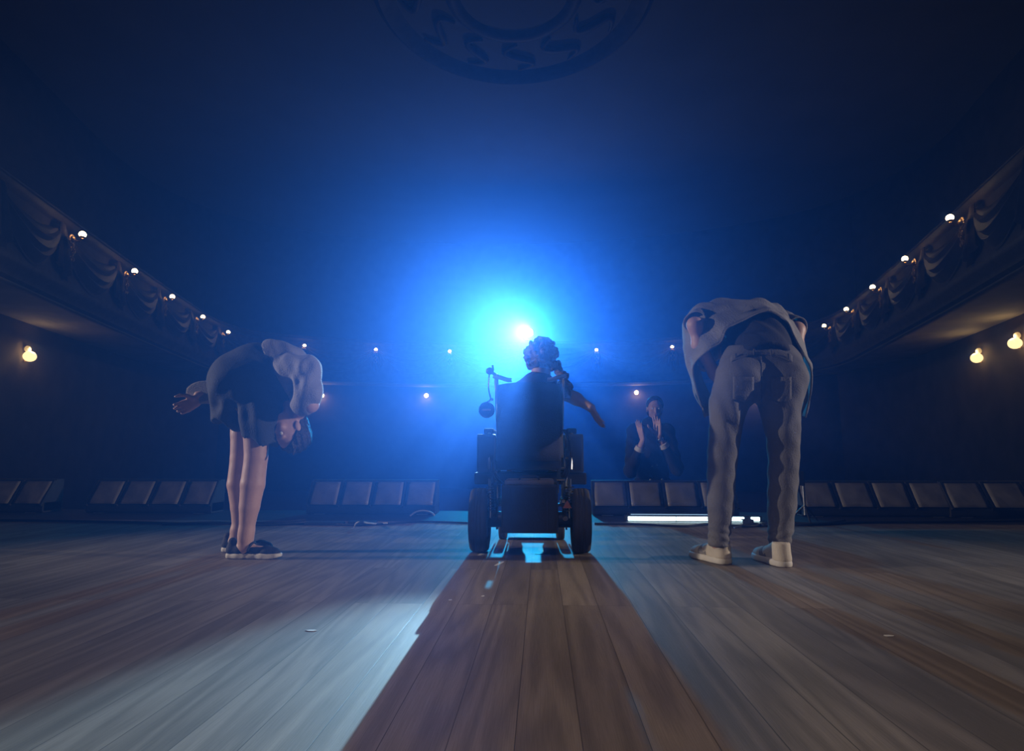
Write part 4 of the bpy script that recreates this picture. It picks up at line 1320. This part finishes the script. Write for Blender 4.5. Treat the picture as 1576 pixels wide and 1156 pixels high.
# ---------------------------------------------------------------- person in the wheelchair
SYY = 3.56
DC = WY - 3.34
p = lambda x, y, Y=SYY: P(x, y, Y + DC)
po = thing('person', 'curly-haired person seated in the wheelchair with one bare arm held out to the right', 'person', W(0, 0.25, 0.535))
hd = p(833, 556)
hp, hs, eyes, mouth, HR, HL = head(hd, (0.05, 0.97, -0.25), (0, 0.2, 1), 0.98)
prims = [(cap(p(833, 590), hd, 0.05, 0.048), 0.02)] + hp
prims += chain([W(0, 0.18, 0.62), W(0, 0.16, 0.78), p(828, 596)], [0.145, 0.135, 0.10])
for q in (-1, 1):
    prims += chain([W(q * 0.09, 0.18, 0.60), W(q * 0.10, 0.58, 0.60), W(q * 0.10, 0.66, 0.22), W(q * 0.10, 0.68, 0.15)], [0.085, 0.062, 0.042, 0.038])
    prims += [cap(W(q * 0.10, 0.68, 0.14), W(q * 0.11, 0.83, 0.125), 0.034, 0.028)]
prims += chain([p(866, 604), p(887, 614, 3.50), p(910, 628, 3.42)], [0.050, 0.036, 0.026])
prims += hand(p(910, 628, 3.42), (0.48, -0.1, -0.88), (0.9, 0.35, 0.4), -1, s=0.86, curl=0.18, spread=0.06)
prims += chain([p(795, 604), p(780, 650, 3.66), W(-0.16, 0.40, 0.72)], [0.052, 0.04, 0.03])
prims += hand(W(-0.16, 0.42, 0.715), (0.3, 0.95, -0.1), (0, 0, -1), -1, s=0.95, curl=0.3)
sdf_mesh('body', prims, M['skin'], po, res=0.0075, k=0.03, sub=hs)
face_bits(po, eyes, mouth)
curls = [(ell(HL(0, -0.02, 0.03), (0.098, 0.108, 0.100), np.array(HR)), 0.02)]
for k in range(110):
    a = rnd.uniform(0, 2 * PI); b = rnd.uniform(-0.9, 1.3)
    r_ = Vector((math.cos(a) * math.cos(b) * 0.10, math.sin(a) * math.cos(b) * 0.11 - 0.02, math.sin(b) * 0.11 + 0.03))
    if r_.y > 0.03 and r_.z < 0.06:
        continue
    curls.append((ell(HL(*r_), (0.017, 0.017, 0.017)), 0.006))
for k in range(26):
    t_ = k / 25
    curls.append((ell(Vector(p(856 + 22 * t_, 560 + 48 * t_, 3.50)) + Vector((rnd.uniform(-0.02, 0.02), rnd.uniform(-0.02, 0.02), rnd.uniform(-0.02, 0.02))), (0.022, 0.022, 0.022)), 0.008))
sdf_mesh('hair', curls, M['brown_hair'], po, res=0.006, wob=wobble((0.003, (150, 90, 60), 0), (0.003, (60, 150, 140), 1)))
tp = [(x, 0.04) for x in chain([W(0, 0.18, 0.58), W(0, 0.16, 0.78), p(828, 600)], [0.165, 0.158, 0.122])]
tp += [(cap(p(800, 602), p(858, 602), 0.06, 0.06), 0.04)]
sdf_mesh('top', tp, M['black_cloth'], po, res=0.010)
tr = []
for q in (-1, 1):
    tr += [(x, 0.03) for x in chain([W(q * 0.09, 0.18, 0.60), W(q * 0.10, 0.58, 0.60), W(q * 0.10, 0.66, 0.24)], [0.098, 0.078, 0.062])]
sdf_mesh('trousers', tr, M['black_cloth'], po, res=0.010)
for q in (-1, 1):
    sdf_mesh('shoe', [cap(W(q * 0.10, 0.66, 0.14), W(q * 0.115, 0.86, 0.128), 0.042, 0.036)], M['black_cloth'], po, res=0.006, cut=lambda X: 0.097 - X[..., 2])

# ---------------------------------------------------------------- person applauding below the stage
AY = 6.15
p = lambda x, y, Y=AY: P(x, y, Y)
fx = p(1003, 700).x
pa = thing('person', 'dark-clothed spectator applauding with raised hands beyond the footlights', 'person', (fx, AY, HALL))
hd = p(1008, 628, AY + 0.02)
hp, hs, eyes, mouth, HR, HL = head(hd, (-0.08, -1, -0.10), (0.05, 0, 1), 1.02)
prims = [(cap(hd + Vector((0, 0.02, -0.08)), hd + Vector((0, 0.03, -0.17)), 0.055, 0.058), 0.02)] + hp
B = lambda x, y, z: Vector((fx + x, AY + y, HALL + z))
nk = hd.z - HALL - 0.17
prims += chain([B(0, 0.02, nk - 0.05), B(0, 0.02, nk - 0.22), B(0, 0.02, nk - 0.48), B(0, 0.02, 0.92)], [0.08, 0.13, 0.125, 0.14])
for q in (-1, 1):
    prims += chain([B(q * 0.09, 0.02, 0.90), B(q * 0.10, 0.0, 0.48), B(q * 0.11, 0.03, 0.10)], [0.088, 0.058, 0.04])
    prims += [cap(B(q * 0.11, 0.02, 0.055), B(q * 0.13, -0.15, 0.035), 0.036, 0.03)]
wl, wr = p(990, 678, 5.86), p(1014, 672, 5.88)
prims += chain([B(-0.17, 0.02, nk - 0.07), p(970, 726, 6.0), wl], [0.055, 0.044, 0.029])
prims += chain([B(0.17, 0.02, nk - 0.07), p(1042, 722, 6.02), wr], [0.055, 0.044, 0.029])
prims += hand(wl + Vector((0, 0, 0.005)), (-0.26, -0.05, 0.96), (0.93, 0.35, 0.1), 1, s=1.22, curl=0.04, spread=0.10)
prims += hand(wr + Vector((0, 0, 0.005)), (-0.10, -0.05, 0.98), (-0.80, -0.6, 0.1), -1, s=1.22, curl=0.04, spread=0.07)
sdf_mesh('body', prims, M['skin'], pa, res=0.0075, k=0.025, sub=hs)
face_bits(pa, eyes, mouth, 1.02)
hair_cap(pa, HL, HR, M['dark_hair'], 1.04, 0.01)
ct = [(x, 0.05) for x in chain([B(0, 0.03, nk + 0.0), B(0, 0.02, nk - 0.22), B(0, 0.02, nk - 0.5), B(0, 0.02, 0.80)], [0.085, 0.165, 0.155, 0.17])]
ct += [(cap(B(-0.16, 0.02, nk - 0.07), B(0.16, 0.02, nk - 0.07), 0.075, 0.075), 0.04)]
ct += [(x, 0.03) for x in chain([B(-0.17, 0.02, nk - 0.07), p(970, 726, 6.0), wl + (p(970, 726, 6.0) - wl) * 0.30], [0.075, 0.062, 0.044])]
ct += [(x, 0.03) for x in chain([B(0.17, 0.02, nk - 0.07), p(1042, 722, 6.02), wr + (p(1042, 722, 6.02) - wr) * 0.30], [0.075, 0.062, 0.044])]
coat = sdf_mesh('coat', ct, M['black_cloth'], pa, res=0.010, wob=wobble((0.004, (40, 20, 50), 0)))
for (x, y, r_) in [(1002, 739, 0.016), (1011, 716, 0.010), (1004, 718, 0.008), (1019, 738, 0.012)]:
    q = p(x, y, AY - 0.165)
    MB().ball(q, r_, n=12, sc=(1, 0.5, 1)).build('button', M['steel'], coat, smooth=True)
for wv, el in ((wl, p(970, 726, 6.0)), (wr, p(1042, 722, 6.02))):
    c_ = wv + (el - wv) * 0.26
    d = (el - wv).normalized()
    MB().cyl(c_ - d * 0.022, c_ + d * 0.022, 0.046, 0.052, n=20).build('cuff', M['white_rubber'], pa, smooth=True)
c_ = wr + (p(1042, 722, 6.02) - wr) * 0.06
d = (p(1042, 722, 6.02) - wr).normalized()
wt = MB().lathe([(0.033, -0.012), (0.037, -0.008), (0.037, 0.008), (0.033, 0.012)], c_, axis=d, n=24).build('watch', M['chrome'], pa, smooth=True)
tr = []
for q in (-1, 1):
    tr += [(x, 0.03) for x in chain([B(q * 0.09, 0.02, 0.90), B(q * 0.10, 0.0, 0.48), B(q * 0.11, 0.03, 0.10)], [0.11, 0.08, 0.065])]
sdf_mesh('trousers', tr, M['black_cloth'], pa, res=0.012)
for q in (-1, 1):
    sdf_mesh('shoe', [cap(B(q * 0.11, 0.03, 0.045), B(q * 0.13, -0.16, 0.035), 0.044, 0.038)], M['black_cloth'], pa, res=0.008, cut=lambda X: HALL + 0.002 - X[..., 2])
